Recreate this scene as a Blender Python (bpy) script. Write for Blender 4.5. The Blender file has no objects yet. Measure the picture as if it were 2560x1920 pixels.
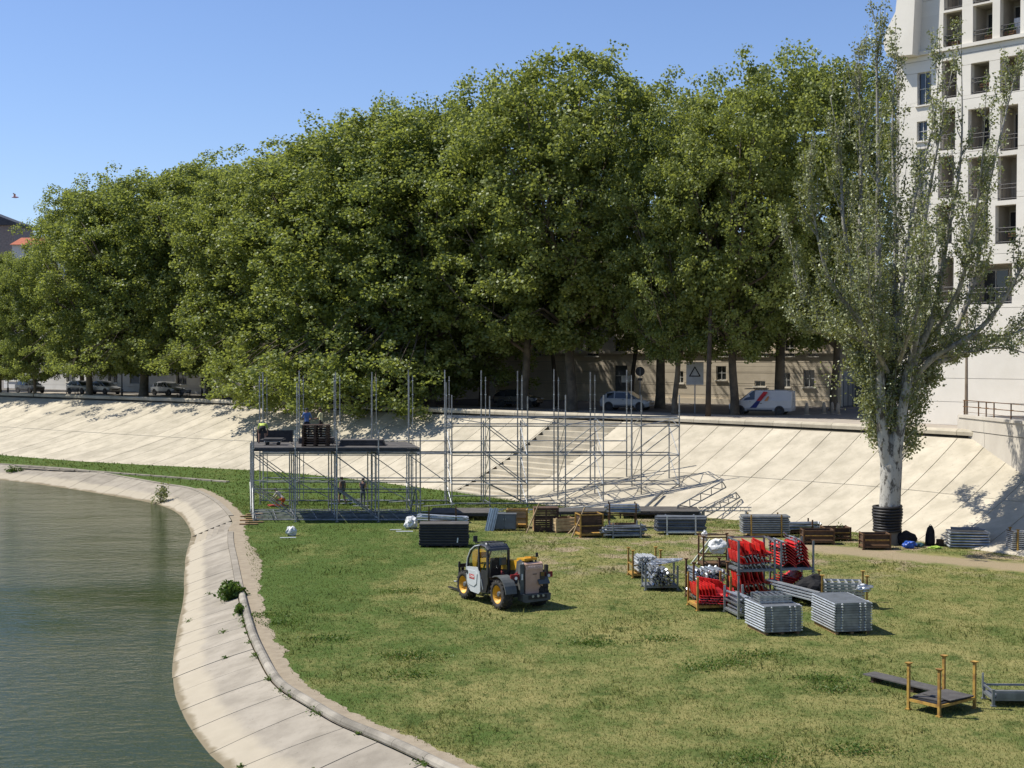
import bpy, bmesh, math, random
import numpy as np
from mathutils import Vector, Matrix, Euler, noise as mnoise
R = math.radians
rnd = random.Random(11)
SC = bpy.context.scene
COL = SC.collection

# ------------------------------------------------------------------ camera, sky, sun, exposure
EYE = 9.4                      # camera height above the lawn, metres
PITCH = math.atan(75 / 3550)
cd = bpy.data.cameras.new('camera'); cam = bpy.data.objects.new('camera', cd); COL.objects.link(cam)
cd.sensor_width = 36; cd.lens = 36 * 3550 / 2560
cd.clip_start = 0.5; cd.clip_end = 9000
cam.location = (0, 0, EYE); cam.rotation_euler = (math.pi / 2 - PITCH, 0, 0)
SC.camera = cam

SUN_EL, SUN_FROM = R(54), Vector((-1.0, 0.20, 0)).normalized()
w = bpy.data.worlds.new('World'); SC.world = w; w.use_nodes = True
wn = w.node_tree.nodes; wl = w.node_tree.links
sky = wn.new('ShaderNodeTexSky'); sky.sky_type = 'NISHITA'; sky.sun_disc = False
sky.sun_elevation = SUN_EL
sky.sun_rotation = math.atan2(SUN_FROM.x, SUN_FROM.y)
sky.altitude = 50; sky.air_density = 1.0; sky.dust_density = 0.15; sky.ozone_density = 5.0
wn['Background'].inputs['Strength'].default_value = 0.100
tint = wn.new('ShaderNodeMix'); tint.data_type = 'RGBA'; tint.blend_type = 'MULTIPLY'; tint.inputs[0].default_value = 1.0
tint.inputs[7].default_value = (0.96, 0.935, 1.05, 1)          # slightly violet blue, the whole sky alike
wl.new(sky.outputs[0], tint.inputs[6]); wl.new(tint.outputs[2], wn['Background'].inputs['Color'])
sd = bpy.data.lights.new('sun', 'SUN'); sun = bpy.data.objects.new('sun', sd); COL.objects.link(sun)
sd.energy = 4.6; sd.angle = R(0.53); sd.color = (1.0, 0.95, 0.86)
sdir = SUN_FROM * math.cos(SUN_EL) + Vector((0, 0, math.sin(SUN_EL)))
sun.rotation_euler = sdir.to_track_quat('Z', 'Y').to_euler(); sun.location = (-40, 30, 60)
SC.view_settings.view_transform = 'Standard'; SC.view_settings.look = 'None'
SC.view_settings.exposure = 0.48; SC.view_settings.gamma = 1
SC.render.engine = 'CYCLES'
SC.cycles.max_bounces = 6; SC.cycles.diffuse_bounces = 4; SC.cycles.glossy_bounces = 3
SC.cycles.transmission_bounces = 4; SC.cycles.transparent_max_bounces = 6
SC.cycles.use_denoising = True
SC.cycles.caustics_reflective = False; SC.cycles.caustics_refractive = False

# ------------------------------------------------------------------ survey helpers (site coordinates)
def ray(px, py):
    d = Vector((px - 1280, 0, 0)) + Vector((0, math.sin(PITCH), math.cos(PITCH))) * (960 - py) \
        + Vector((0, math.cos(PITCH), -math.sin(PITCH))) * 3550
    return d
def at_z(px, py, z=0.0):
    d = ray(px, py); t = (z - EYE) / d.z
    return Vector((d.x * t, d.y * t, z))
def at_y(px, py, y):
    d = ray(px, py); t = y / d.y
    return Vector((d.x * t, y, EYE + d.z * t))
QUAY = 4.85
RIVER = -0.85

# ------------------------------------------------------------------ materials
MATS = {}
def _nt(name):
    m = bpy.data.materials.new(name); m.use_nodes = True
    nt = m.node_tree
    return m, nt, nt.nodes['Principled BSDF']
def N(nt, t, **kw):
    n = nt.nodes.new(t)
    for k, v in kw.items(): setattr(n, k, v)
    return n
def mathn(nt, op, a, b=None, clamp=False):
    n = nt.nodes.new('ShaderNodeMath'); n.operation = op; n.use_clamp = clamp
    for i, v in enumerate((a, b)):
        if v is None: continue
        if isinstance(v, (int, float)): n.inputs[i].default_value = v
        else: nt.links.new(v, n.inputs[i])
    return n.outputs[0]
def mixc(nt, f, a, b):
    n = nt.nodes.new('ShaderNodeMix'); n.data_type = 'RGBA'
    for s, v in ((n.inputs[0], f), (n.inputs[6], a), (n.inputs[7], b)):
        if isinstance(v, (int, float)): s.default_value = v
        elif isinstance(v, (tuple, list)): s.default_value = (*v[:3], 1)
        else: nt.links.new(v, s)
    return n.outputs[2]
def noisen(nt, vec, scale, detail=3, rough=0.55):
    n = nt.nodes.new('ShaderNodeTexNoise'); n.inputs['Scale'].default_value = scale
    n.inputs['Detail'].default_value = detail; n.inputs['Roughness'].default_value = rough
    if vec is not None: nt.links.new(vec, n.inputs['Vector'])
    return n.outputs['Fac']
def rampn(nt, f, a, b):
    n = nt.nodes.new('ShaderNodeMapRange'); n.interpolation_type = 'SMOOTHSTEP'
    n.inputs['From Min'].default_value = a; n.inputs['From Max'].default_value = b
    nt.links.new(f, n.inputs['Value']); return n.outputs['Result']
def scaled(nt, vec, s):
    n = nt.nodes.new('ShaderNodeVectorMath'); n.operation = 'MULTIPLY'
    nt.links.new(vec, n.inputs[0]); n.inputs[1].default_value = s
    return n.outputs[0]
def bumpn(nt, bsdf, h, strength, dist=0.05):
    b = nt.nodes.new('ShaderNodeBump'); b.inputs['Strength'].default_value = strength
    b.inputs['Distance'].default_value = dist
    nt.links.new(h, b.inputs['Height']); nt.links.new(b.outputs[0], bsdf.inputs['Normal'])

def mat(name, col, col2=None, rough=0.7, metal=0.0, scale=3.0, bump=0.0, bscale=25.0, rand=0.15, spec=0.35, stretch=(1, 1, 1)):
    """Two-tone noise material in world position with a per-object shade."""
    if name in MATS: return MATS[name]
    m, nt, b = _nt(name)
    if col2 is None: col2 = tuple(c * 0.72 for c in col)
    pos = N(nt, 'ShaderNodeNewGeometry').outputs['Position']
    if stretch != (1, 1, 1): pos = scaled(nt, pos, stretch)
    f = rampn(nt, noisen(nt, pos, scale, 5, 0.6), 0.32, 0.68)
    c = mixc(nt, f, col, col2)
    oi = N(nt, 'ShaderNodeObjectInfo').outputs['Random']
    k = mathn(nt, 'ADD', mathn(nt, 'MULTIPLY', oi, rand * 2), 1 - rand)
    vm = nt.nodes.new('ShaderNodeVectorMath'); vm.operation = 'SCALE'
    nt.links.new(c, vm.inputs[0]); nt.links.new(k, vm.inputs['Scale'])
    nt.links.new(vm.outputs[0], b.inputs['Base Color'])
    b.inputs['Roughness'].default_value = rough; b.inputs['Metallic'].default_value = metal
    b.inputs['Specular IOR Level'].default_value = spec
    if bump: bumpn(nt, b, noisen(nt, pos, bscale, 3), bump)
    MATS[name] = m
    return m

def lawn_color(nt, pos):
    """Short worn grass: green, olive and straw patches, bare soil and a trodden track."""
    flat = scaled(nt, pos, (1, 0.75, 0))
    n1 = noisen(nt, flat, 0.16, 5, 0.62); n2 = noisen(nt, flat, 0.75, 4, 0.65); n3 = noisen(nt, flat, 5.0, 3, 0.7)
    sep = N(nt, 'ShaderNodeSeparateXYZ'); nt.links.new(pos, sep.inputs[0])
    X, Y = sep.outputs[0], sep.outputs[1]
    # greener towards the river and along the far strip, drier in the middle
    green_edge = rampn(nt, mathn(nt, 'ADD', X, mathn(nt, 'MULTIPLY', n1, 9.0)), 4.0, -4.0)
    far = rampn(nt, Y, 84, 90)
    g = mathn(nt, 'MAXIMUM', mathn(nt, 'MULTIPLY', green_edge, 0.75), far)
    f = mathn(nt, 'ADD', mathn(nt, 'MULTIPLY', n2, 0.9), mathn(nt, 'MULTIPLY', n1, 0.75))
    f = mathn(nt, 'ADD', f, mathn(nt, 'MULTIPLY', n3, 0.55))
    f = mathn(nt, 'SUBTRACT', f, mathn(nt, 'MULTIPLY', g, 0.34))
    dry = rampn(nt, f, 0.78, 1.42)
    c = mixc(nt, dry, (0.074, 0.116, 0.026), (0.270, 0.240, 0.092))
    dark = rampn(nt, noisen(nt, flat, 0.9, 4, 0.7), 0.53, 0.66)
    c = mixc(nt, mathn(nt, 'MULTIPLY', dark, 0.75), c, (0.055, 0.088, 0.020))
    # soil: worn places between the stacks
    mid = mathn(nt, 'MULTIPLY', rampn(nt, Y, 56, 66), rampn(nt, Y, 90, 82))
    mid = mathn(nt, 'MULTIPLY', mid, rampn(nt, X, -1, 3))
    soil = mathn(nt, 'MULTIPLY', rampn(nt, noisen(nt, flat, 0.42, 5, 0.7), 0.49, 0.60), mid)
    spots = rampn(nt, noisen(nt, flat, 0.5, 5, 0.75), 0.705, 0.74)
    soil = mathn(nt, 'MAXIMUM', soil, mathn(nt, 'MULTIPLY', spots, 0.8))
    # trodden track along the foot of the embankment
    d = mathn(nt, 'ADD', mathn(nt, 'MULTIPLY', X, 0.63), mathn(nt, 'MULTIPLY', Y, 0.777))
    d = mathn(nt, 'ADD', d, mathn(nt, 'MULTIPLY', n2, 1.6))
    track = mathn(nt, 'MULTIPLY', rampn(nt, mathn(nt, 'ABSOLUTE', mathn(nt, 'SUBTRACT', d, 63.4)), 1.7, 0.7), rampn(nt, X, 8, 13))
    soil = mathn(nt, 'MAXIMUM', soil, mathn(nt, 'MULTIPLY', track, 0.92))
    sc = mixc(nt, n3, (0.36, 0.285, 0.185), (0.27, 0.215, 0.135))
    return mixc(nt, soil, c, sc), soil

def build_lawn_mats():
    m, nt, b = _nt('lawn_turf')
    pos = N(nt, 'ShaderNodeNewGeometry').outputs['Position']
    c, s = lawn_color(nt, pos); nt.links.new(c, b.inputs['Base Color'])
    b.inputs['Roughness'].default_value = 0.95; b.inputs['Specular IOR Level'].default_value = 0.1
    bumpn(nt, b, noisen(nt, pos, 14, 4, 0.75), 0.7, 0.08); MATS['lawn'] = m
    m, nt, b = _nt('grass_blades')
    pos = N(nt, 'ShaderNodeNewGeometry').outputs['Position']
    c, s = lawn_color(nt, pos)
    fine = noisen(nt, pos, 9, 2)
    c = mixc(nt, mathn(nt, 'ADD', mathn(nt, 'MULTIPLY', fine, 0.5), 0.1), c, (0.25, 0.27, 0.075))
    d = N(nt, 'ShaderNodeBsdfDiffuse'); t = N(nt, 'ShaderNodeBsdfTranslucent'); mx = N(nt, 'ShaderNodeMixShader')
    nt.links.new(c, d.inputs[0]); nt.links.new(c, t.inputs[0]); mx.inputs[0].default_value = 0.5
    nt.links.new(d.outputs[0], mx.inputs[1]); nt.links.new(t.outputs[0], mx.inputs[2])
    nt.links.new(mx.outputs[0], nt.nodes['Material Output'].inputs['Surface']); MATS['blades'] = m
build_lawn_mats()

def leafmat(name, c1, c2, under, trans=0.35, gloss=0.06, scale=0.25):
    m, nt, b = _nt(name); nt.nodes.remove(b)
    geo = N(nt, 'ShaderNodeNewGeometry'); pos = geo.outputs['Position']
    f = rampn(nt, noisen(nt, pos, scale, 3, 0.6), 0.3, 0.7)
    c = mixc(nt, f, c1, c2)
    f2 = noisen(nt, pos, 3.0, 2, 0.6)
    c = mixc(nt, mathn(nt, 'MULTIPLY', f2, 0.5), c, tuple(x * 1.5 for x in c2))
    oi = N(nt, 'ShaderNodeObjectInfo').outputs['Random']          # every tree its own tone
    c = mixc(nt, oi, tuple(x * .86 for x in c1) if False else mixc(nt, 0.22, c, (c1[0] * .7, c1[1] * .8, c1[2] * .9)), mixc(nt, 0.22, c, (c2[0] * 1.35, c2[1] * 1.2, c2[2])))
    if under: c = mixc(nt, mathn(nt, 'MULTIPLY', geo.outputs['Backfacing'], 0.8), c, under)
    d = N(nt, 'ShaderNodeBsdfDiffuse'); t = N(nt, 'ShaderNodeBsdfTranslucent'); g = N(nt, 'ShaderNodeBsdfGlossy')
    tc = mixc(nt, 0.5, c, (c2[0] * 1.9, c2[1] * 1.7, c2[2] * 0.6))
    nt.links.new(c, d.inputs[0]); nt.links.new(tc, t.inputs[0]); g.inputs[1].default_value = 0.45
    g.inputs[0].default_value = (0.9, 0.95, 0.85, 1)
    m1 = N(nt, 'ShaderNodeMixShader'); m2 = N(nt, 'ShaderNodeMixShader')
    m1.inputs[0].default_value = trans; m2.inputs[0].default_value = gloss
    nt.links.new(d.outputs[0], m1.inputs[1]); nt.links.new(t.outputs[0], m1.inputs[2])
    nt.links.new(m1.outputs[0], m2.inputs[1]); nt.links.new(g.outputs[0], m2.inputs[2])
    nt.links.new(m2.outputs[0], nt.nodes['Material Output'].inputs['Surface']); MATS[name] = m
    return m
leafmat('plane_leaf', (0.122, 0.168, 0.044), (0.190, 0.230, 0.072), None, 0.58, 0.025)
leafmat('poplar_leaf', (0.115, 0.145, 0.042), (0.175, 0.195, 0.066), (0.28, 0.30, 0.17), 0.36, 0.04, 0.5)
leafmat('bush_leaf', (0.04, 0.085, 0.014), (0.08, 0.13, 0.025), None, 0.3, 0.015, 1.5)

def concrete(name, c1, c2, rand=0.10, streak=(0.5, 0.5, 0.5), stain=0.5):
    m, nt, b = _nt(name)
    pos = N(nt, 'ShaderNodeNewGeometry').outputs['Position']
    f = noisen(nt, scaled(nt, pos, streak), 1.3, 6, 0.62)
    c = mixc(nt, rampn(nt, f, 0.3, 0.72), c1, c2)
    spk = rampn(nt, noisen(nt, pos, 6.0, 5, 0.72), 0.58, 0.78)
    c = mixc(nt, mathn(nt, 'MULTIPLY', spk, stain), c, tuple(x * 0.58 for x in c2))
    oi = N(nt, 'ShaderNodeObjectInfo').outputs['Random']
    k = mathn(nt, 'ADD', mathn(nt, 'MULTIPLY', oi, rand * 2), 1 - rand)
    vm = nt.nodes.new('ShaderNodeVectorMath'); vm.operation = 'SCALE'
    nt.links.new(c, vm.inputs[0]); nt.links.new(k, vm.inputs['Scale'])
    nt.links.new(vm.outputs[0], b.inputs['Base Color'])
    b.inputs['Roughness'].default_value = 0.9; b.inputs['Specular IOR Level'].default_value = 0.2
    bumpn(nt, b, noisen(nt, pos, 11, 5, 0.7), 0.25, 0.02); MATS[name] = m
    return m
concrete('slab', (0.50, 0.447, 0.345), (0.37, 0.33, 0.25), 0.08, (0.55, 0.55, 0.55), 0.95)
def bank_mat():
    """river bank slabs: greyer above, a paler band below an uneven height"""
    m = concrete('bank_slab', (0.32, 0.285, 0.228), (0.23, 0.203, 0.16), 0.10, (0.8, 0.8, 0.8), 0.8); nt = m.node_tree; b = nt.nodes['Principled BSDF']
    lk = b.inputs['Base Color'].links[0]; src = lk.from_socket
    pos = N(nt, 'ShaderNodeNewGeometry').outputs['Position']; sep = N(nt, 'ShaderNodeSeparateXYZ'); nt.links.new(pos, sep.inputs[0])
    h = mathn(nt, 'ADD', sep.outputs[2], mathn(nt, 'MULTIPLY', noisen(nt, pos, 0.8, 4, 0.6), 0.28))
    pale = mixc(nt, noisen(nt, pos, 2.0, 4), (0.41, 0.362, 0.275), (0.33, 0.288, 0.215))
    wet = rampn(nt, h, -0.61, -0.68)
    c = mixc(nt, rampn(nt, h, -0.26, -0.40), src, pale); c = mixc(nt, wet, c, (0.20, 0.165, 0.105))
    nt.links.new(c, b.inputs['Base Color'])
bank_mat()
concrete('joint', (0.15, 0.13, 0.095), (0.07, 0.062, 0.042), 0)
concrete('kerb', (0.33, 0.30, 0.245), (0.19, 0.172, 0.14), 0.14, (1, 1, 1), 0.8)
concrete('wall_concrete', (0.52, 0.48, 0.41), (0.44, 0.40, 0.34), 0.03, (0.4, 0.4, 0.2))
concrete('dirt', (0.32, 0.268, 0.19), (0.25, 0.205, 0.145), 0, (2, 2, 2), 0.35)
concrete('asphalt', (0.17, 0.155, 0.135), (0.12, 0.11, 0.10), 0, (0.4, 0.4, 0.4))
concrete('pavement', (0.40, 0.35, 0.29), (0.31, 0.27, 0.22), 0, (0.4, 0.4, 0.4))
concrete('stone', (0.60, 0.525, 0.41), (0.52, 0.45, 0.345), 0.07, (0.6, 0.6, 0.6))
concrete('white_stone', (0.74, 0.70, 0.615), (0.67, 0.63, 0.545), 0.03, (0.25, 0.25, 0.25), 0.2)
concrete('white_render', (0.66, 0.64, 0.60), (0.56, 0.54, 0.50), 0.05, (0.25, 0.25, 0.25), 0.2)

galv = mat('galvanised', (0.46, 0.48, 0.49), (0.30, 0.32, 0.33), 0.42, 0.85, 4, rand=0.15)
galvd = mat('galvanised_dull', (0.26, 0.275, 0.285), (0.17, 0.18, 0.19), 0.5, 0.6, 3, rand=0.12)
alu = mat('aluminium_white', (0.66, 0.68, 0.69), (0.5, 0.52, 0.53), 0.4, 0.6, 4)
tubegrey = mat('scaffold_tube', (0.33, 0.34, 0.335), (0.18, 0.185, 0.185), 0.5, 0.45, 2.0, rand=0.3)
blackp = mat('black_ply', (0.022, 0.021, 0.021), (0.04, 0.037, 0.035), 0.7, 0, 5)
decktop = mat('deck_ply', (0.10, 0.093, 0.085), (0.065, 0.06, 0.055), 0.8, 0, 2.5)
darkmetal = mat('dark_metal', (0.045, 0.046, 0.05), (0.025, 0.025, 0.028), 0.5, 0.3, 5)
yellowp = mat('yellow_paint', (0.46, 0.285, 0.06), (0.25, 0.13, 0.035), 0.6, 0, 6, rand=0.15)
rust = mat('rusty_steel', (0.17, 0.095, 0.045), (0.09, 0.05, 0.028), 0.8, 0.2, 5)
wood = mat('wood_plank', (0.34, 0.21, 0.10), (0.22, 0.13, 0.06), 0.8, 0, 4, rand=0.3)
woodpale = mat('wood_pale', (0.50, 0.37, 0.2), (0.36, 0.25, 0.13), 0.8, 0, 4, rand=0.25)
wooddark = mat('wood_dark', (0.085, 0.05, 0.03), (0.05, 0.03, 0.02), 0.8, 0, 4, rand=0.3)
redplastic = mat('red_plastic', (0.62, 0.026, 0.022), (0.52, 0.018, 0.016), 0.38, 0, 3, rand=0.12, spec=0.5)
greypaint = mat('grey_paint', (0.13, 0.145, 0.16), (0.10, 0.11, 0.12), 0.5, 0, 3)
rubber = mat('rubber', (0.022, 0.021, 0.02), (0.055, 0.048, 0.04), 0.85, 0, 8)
hose_m = mat('hose_black', (0.015, 0.014, 0.014), (0.03, 0.027, 0.025), 0.5, 0, 8)
whitebag = mat('white_plastic', (0.75, 0.75, 0.73), (0.6, 0.6, 0.58), 0.5, 0, 4)
planebark = mat('plane_bark', (0.155, 0.125, 0.085), (0.075, 0.062, 0.045), 0.9, 0, 1.4, 0.4, 6)
darkbark = mat('dark_bark', (0.075, 0.06, 0.045), (0.04, 0.033, 0.026), 0.9, 0, 1.4, 0.4, 6)
winglass = mat('window_glass', (0.02, 0.024, 0.028), (0.035, 0.04, 0.045), 0.08, 0, 0.5, spec=0.6)
winframe = mat('window_frame', (0.5, 0.5, 0.48), None, 0.5)
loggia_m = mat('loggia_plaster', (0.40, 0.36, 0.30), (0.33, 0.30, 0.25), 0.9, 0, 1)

def poplar_bark():
    m, nt, b = _nt('poplar_bark')
    pos = N(nt, 'ShaderNodeNewGeometry').outputs['Position']
    sep = N(nt, 'ShaderNodeSeparateXYZ'); nt.links.new(pos, sep.inputs[0])
    n = noisen(nt, scaled(nt, pos, (1.6, 1.6, 0.7)), 2.2, 5, 0.7)
    c = mixc(nt, rampn(nt, n, 0.49, 0.60), (0.50, 0.475, 0.415), (0.055, 0.047, 0.038))
    n2 = noisen(nt, pos, 9, 3, 0.6)
    c = mixc(nt, mathn(nt, 'MULTIPLY', n2, 0.45), c, (0.22, 0.205, 0.17))
    c = mixc(nt, mathn(nt, 'MULTIPLY', rampn(nt, sep.outputs[2], 5.5, 10.0), 0.6), c, (0.20, 0.185, 0.15))
    rough_low = rampn(nt, mathn(nt, 'ADD', sep.outputs[2], mathn(nt, 'MULTIPLY', n, 1.5)), 2.2, 1.2)
    c = mixc(nt, rough_low, c, (0.17, 0.15, 0.115))
    nt.links.new(c, b.inputs['Base Color']); b.inputs['Roughness'].default_value = 0.85
    bumpn(nt, b, n, 0.5, 0.05); MATS['poplar_bark'] = m
poplar_bark()

def water():
    m, nt, b = _nt('river_water')
    pos = N(nt, 'ShaderNodeNewGeometry').outputs['Position']
    n1 = noisen(nt, scaled(nt, pos, (0.05, 0.09, 1)), 1.0, 3)
    c = mixc(nt, n1, (0.026, 0.041, 0.019), (0.042, 0.054, 0.022))
    nt.links.new(c, b.inputs['Base Color']); b.inputs['Roughness'].default_value = 0.07
    b.inputs['IOR'].default_value = 1.33; b.inputs['Specular IOR Level'].default_value = 0.20
    h = mathn(nt, 'ADD', noisen(nt, scaled(nt, pos, (1.1, 2.0, 1)), 1.6, 4, 0.6),
              mathn(nt, 'MULTIPLY', noisen(nt, scaled(nt, pos, (0.3, 0.5, 1)), 0.9, 3), 1.2))
    patch = rampn(nt, noisen(nt, scaled(nt, pos, (0.05, 0.08, 1)), 1.0, 3), 0.35, 0.65)
    h = mathn(nt, 'MULTIPLY', h, mathn(nt, 'ADD', mathn(nt, 'MULTIPLY', patch, 0.8), 0.35))
    bumpn(nt, b, h, 0.5, 0.11); MATS['water'] = m
water()

def glassm(name, tint, alpha):
    m, nt, b = _nt(name); nt.nodes.remove(b)
    tr = N(nt, 'ShaderNodeBsdfTransparent'); gl = N(nt, 'ShaderNodeBsdfGlossy'); mx = N(nt, 'ShaderNodeMixShader')
    pos = N(nt, 'ShaderNodeNewGeometry').outputs['Position']
    c = mixc(nt, noisen(nt, pos, 2, 2), tint, tuple(x * 0.85 for x in tint)); nt.links.new(c, tr.inputs[0])
    gl.inputs[1].default_value = 0.06
    fr = N(nt, 'ShaderNodeLayerWeight'); fr.inputs[0].default_value = 0.5
    k = mathn(nt, 'MULTIPLY', mathn(nt, 'POWER', fr.outputs['Facing'], 4.0), 0.5)
    nt.links.new(mathn(nt, 'ADD', k, 0.04 + alpha, True), mx.inputs[0])
    nt.links.new(tr.outputs[0], mx.inputs[1]); nt.links.new(gl.outputs[0], mx.inputs[2])
    nt.links.new(mx.outputs[0], nt.nodes['Material Output'].inputs['Surface']); MATS[name] = m
    return m
cabglass = glassm('cab_glass', (0.90, 0.95, 0.93), 0.0)

# ------------------------------------------------------------------ mesh helpers
class MB:
    """Collects shapes into one mesh."""
    def __init__(s): s.v = []; s.f = []; s.smooth = False
    def add(s, vs, fs):
        o = len(s.v); s.v += [tuple(p) for p in vs]; s.f += [tuple(i + o for i in q) for q in fs]; return s
    def box(s, c, size, rot=None):
        hx, hy, hz = size[0] / 2, size[1] / 2, size[2] / 2
        P = [Vector((x * hx, y * hy, z * hz)) for x in (-1, 1) for y in (-1, 1) for z in (-1, 1)]
        if rot is not None:
            E = Euler(rot).to_matrix(); P = [E @ p for p in P]
        c = Vector(c)
        return s.add([p + c for p in P], [(0, 1, 3, 2), (4, 6, 7, 5), (0, 4, 5, 1), (2, 3, 7, 6), (0, 2, 6, 4), (1, 5, 7, 3)])
    def tube(s, pts, rads, n=8, cap=True):
        pts = [Vector(p) for p in pts]
        if isinstance(rads, (int, float)): rads = [rads] * len(pts)
        o = len(s.v); up = None
        for i, p in enumerate(pts):
            t = (pts[min(i + 1, len(pts) - 1)] - pts[max(i - 1, 0)]).normalized()
            if up is None:
                up = Vector((0, 0, 1)) if abs(t.z) < 0.9 else Vector((1, 0, 0))
            a = t.cross(up).normalized(); b = a.cross(t).normalized(); up = b
            for k in range(n):
                th = 2 * math.pi * k / n
                s.v.append(tuple(p + (a * math.cos(th) + b * math.sin(th)) * rads[i]))
        for i in range(len(pts) - 1):
            for k in range(n):
                q = o + i * n
                s.f.append((q + k, q + (k + 1) % n, q + n + (k + 1) % n, q + n + k))
        if cap:
            s.f.append(tuple(o + k for k in range(n))[::-1]); q = o + (len(pts) - 1) * n
            s.f.append(tuple(q + k for k in range(n)))
        return s
    def prism(s, poly, a, b, axis='y'):
        """poly: 2D outline; extruded from a to b along axis (poly in the other two, x/y/z order)."""
        def P(p, h):
            return {'y': (p[0], h, p[1]), 'x': (h, p[0], p[1]), 'z': (p[0], p[1], h)}[axis]
        n = len(poly)
        vs = [P(p, a) for p in poly] + [P(p, b) for p in poly]
        fs = [tuple(range(n))[::-1], tuple(range(n, 2 * n))] + [(i, (i + 1) % n, n + (i + 1) % n, n + i) for i in range(n)]
        return s.add(vs, fs)
    def loft(s, rings, closed=True, caps=True):
        o = len(s.v); n = len(rings[0])
        for r in rings: s.v += [tuple(p) for p in r]
        for i in range(len(rings) - 1):
            for k in range(n if closed else n - 1):
                q = o + i * n; s.f.append((q + k, q + (k + 1) % n, q + n + (k + 1) % n, q + n + k))
        if caps:
            s.f.append(tuple(o + k for k in range(n))[::-1]); q = o + (len(rings) - 1) * n
            s.f.append(tuple(q + k for k in range(n)))
        return s
    def lathe(s, prof, n=24, axis='y'):
        """prof: (radius, height) pairs, ring closed; spun about axis."""
        o = len(s.v); m = len(prof)
        for k in range(n):
            th = 2 * math.pi * k / n; c, si = math.cos(th), math.sin(th)
            for r, h in prof:
                s.v.append({'y': (r * c, h, r * si), 'z': (r * c, r * si, h), 'x': (h, r * c, r * si)}[axis])
        for k in range(n):
            for i in range(m):
                a, b2 = o + k * m, o + ((k + 1) % n) * m
                s.f.append((a + i, a + (i + 1) % m, b2 + (i + 1) % m, b2 + i))
        return s
    def mesh(s, name, material=None, smooth=False):
        me = bpy.data.meshes.new(name); me.from_pydata(s.v, [], s.f)
        bm = bmesh.new(); bm.from_mesh(me)
        bmesh.ops.recalc_face_normals(bm, faces=bm.faces); bm.to_mesh(me); bm.free()
        if material is not None: me.materials.append(material)
        if smooth: me.polygons.foreach_set('use_smooth', [True] * len(me.polygons))
        me.update(); return me

def link(name, data, parent=None, base=None):
    o = bpy.data.objects.new(name, data); COL.objects.link(o)
    if parent is not None:
        o.parent = parent
        if parent.parent is not None:                    # sub-part: keep the thing's coordinates
            o.matrix_parent_inverse = parent.matrix_basis.inverted()
    return o
def tag(o, label=None, cat=None, group=None, kind=None):
    for k, v in (('label', label), ('category', cat), ('group', group), ('kind', kind)):
        if v: o[k] = v
    return o
_unit = {}
def unit_box(m):
    k = ('box', m.name)
    if k not in _unit: _unit[k] = MB().box((0, 0, 0), (1, 1, 1)).mesh('block', m)
    return _unit[k]
def unit_tube(m, n=8):
    k = ('tube', m.name, n)
    if k not in _unit: _unit[k] = MB().tube([(0, 0, 0), (0, 0, 1)], 1.0, n).mesh('pipe', m, False)
    return _unit[k]
class Thing:
    """An Empty at the thing's base that parents its parts."""
    def __init__(s, name, label, cat, loc=(0, 0, 0), rotz=0.0, group=None):
        s.o = bpy.data.objects.new(name, None); COL.objects.link(s.o)
        s.o.empty_display_size = 0.3
        s.o.location = loc; s.o.rotation_euler = (0, 0, rotz); tag(s.o, label, cat, group)
    def box(s, name, c, size, m, rot=(0, 0, 0), parent=None):
        o = link(name, unit_box(m), parent or s.o); o.location = c; o.scale = size; o.rotation_euler = rot; return o
    def tube(s, name, a, b, r, m, parent=None, n=8):
        a, b = Vector(a), Vector(b); d = b - a
        o = link(name, unit_tube(m, n), parent or s.o); o.location = a; o.scale = (r, r, d.length)
        o.rotation_euler = d.to_track_quat('Z', 'Y').to_euler(); return o
    def mesh(s, name, mb, m, smooth=False, parent=None):
        return link(name, mb.mesh(name, m, smooth), parent or s.o)
    def share(s, name, me, loc=(0, 0, 0), rot=(0, 0, 0), scale=(1, 1, 1), parent=None):
        o = link(name, me, parent or s.o); o.location = loc; o.rotation_euler = rot; o.scale = scale; return o
def solo(name, mb, m, label, cat, loc=(0, 0, 0), rotz=0, group=None, smooth=False, rot=None):
    o = link(name, mb if isinstance(mb, bpy.types.Mesh) else mb.mesh(name, m, smooth)); o.location = loc
    o.rotation_euler = rot if rot else (0, 0, rotz); return tag(o, label, cat, group)
def struct(name, mb, m, smooth=False):
    o = link(name, mb.mesh(name, m, smooth)); o['kind'] = 'structure'; return o

def np_mesh(name, V, faces_n, m, smooth=False):
    """V: (k*faces_n, 3) vertices, consecutive faces_n-gons."""
    V = np.asarray(V, dtype=np.float32); nv = len(V); nf = nv // faces_n
    me = bpy.data.meshes.new(name); me.vertices.add(nv); me.vertices.foreach_set('co', V.ravel())
    me.loops.add(nv); me.loops.foreach_set('vertex_index', np.arange(nv, dtype=np.int32))
    me.polygons.add(nf); me.polygons.foreach_set('loop_start', np.arange(0, nv, faces_n, dtype=np.int32))
    me.polygons.foreach_set('loop_total', np.full(nf, faces_n, dtype=np.int32))
    me.materials.append(m); me.update(calc_edges=True); return me

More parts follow.
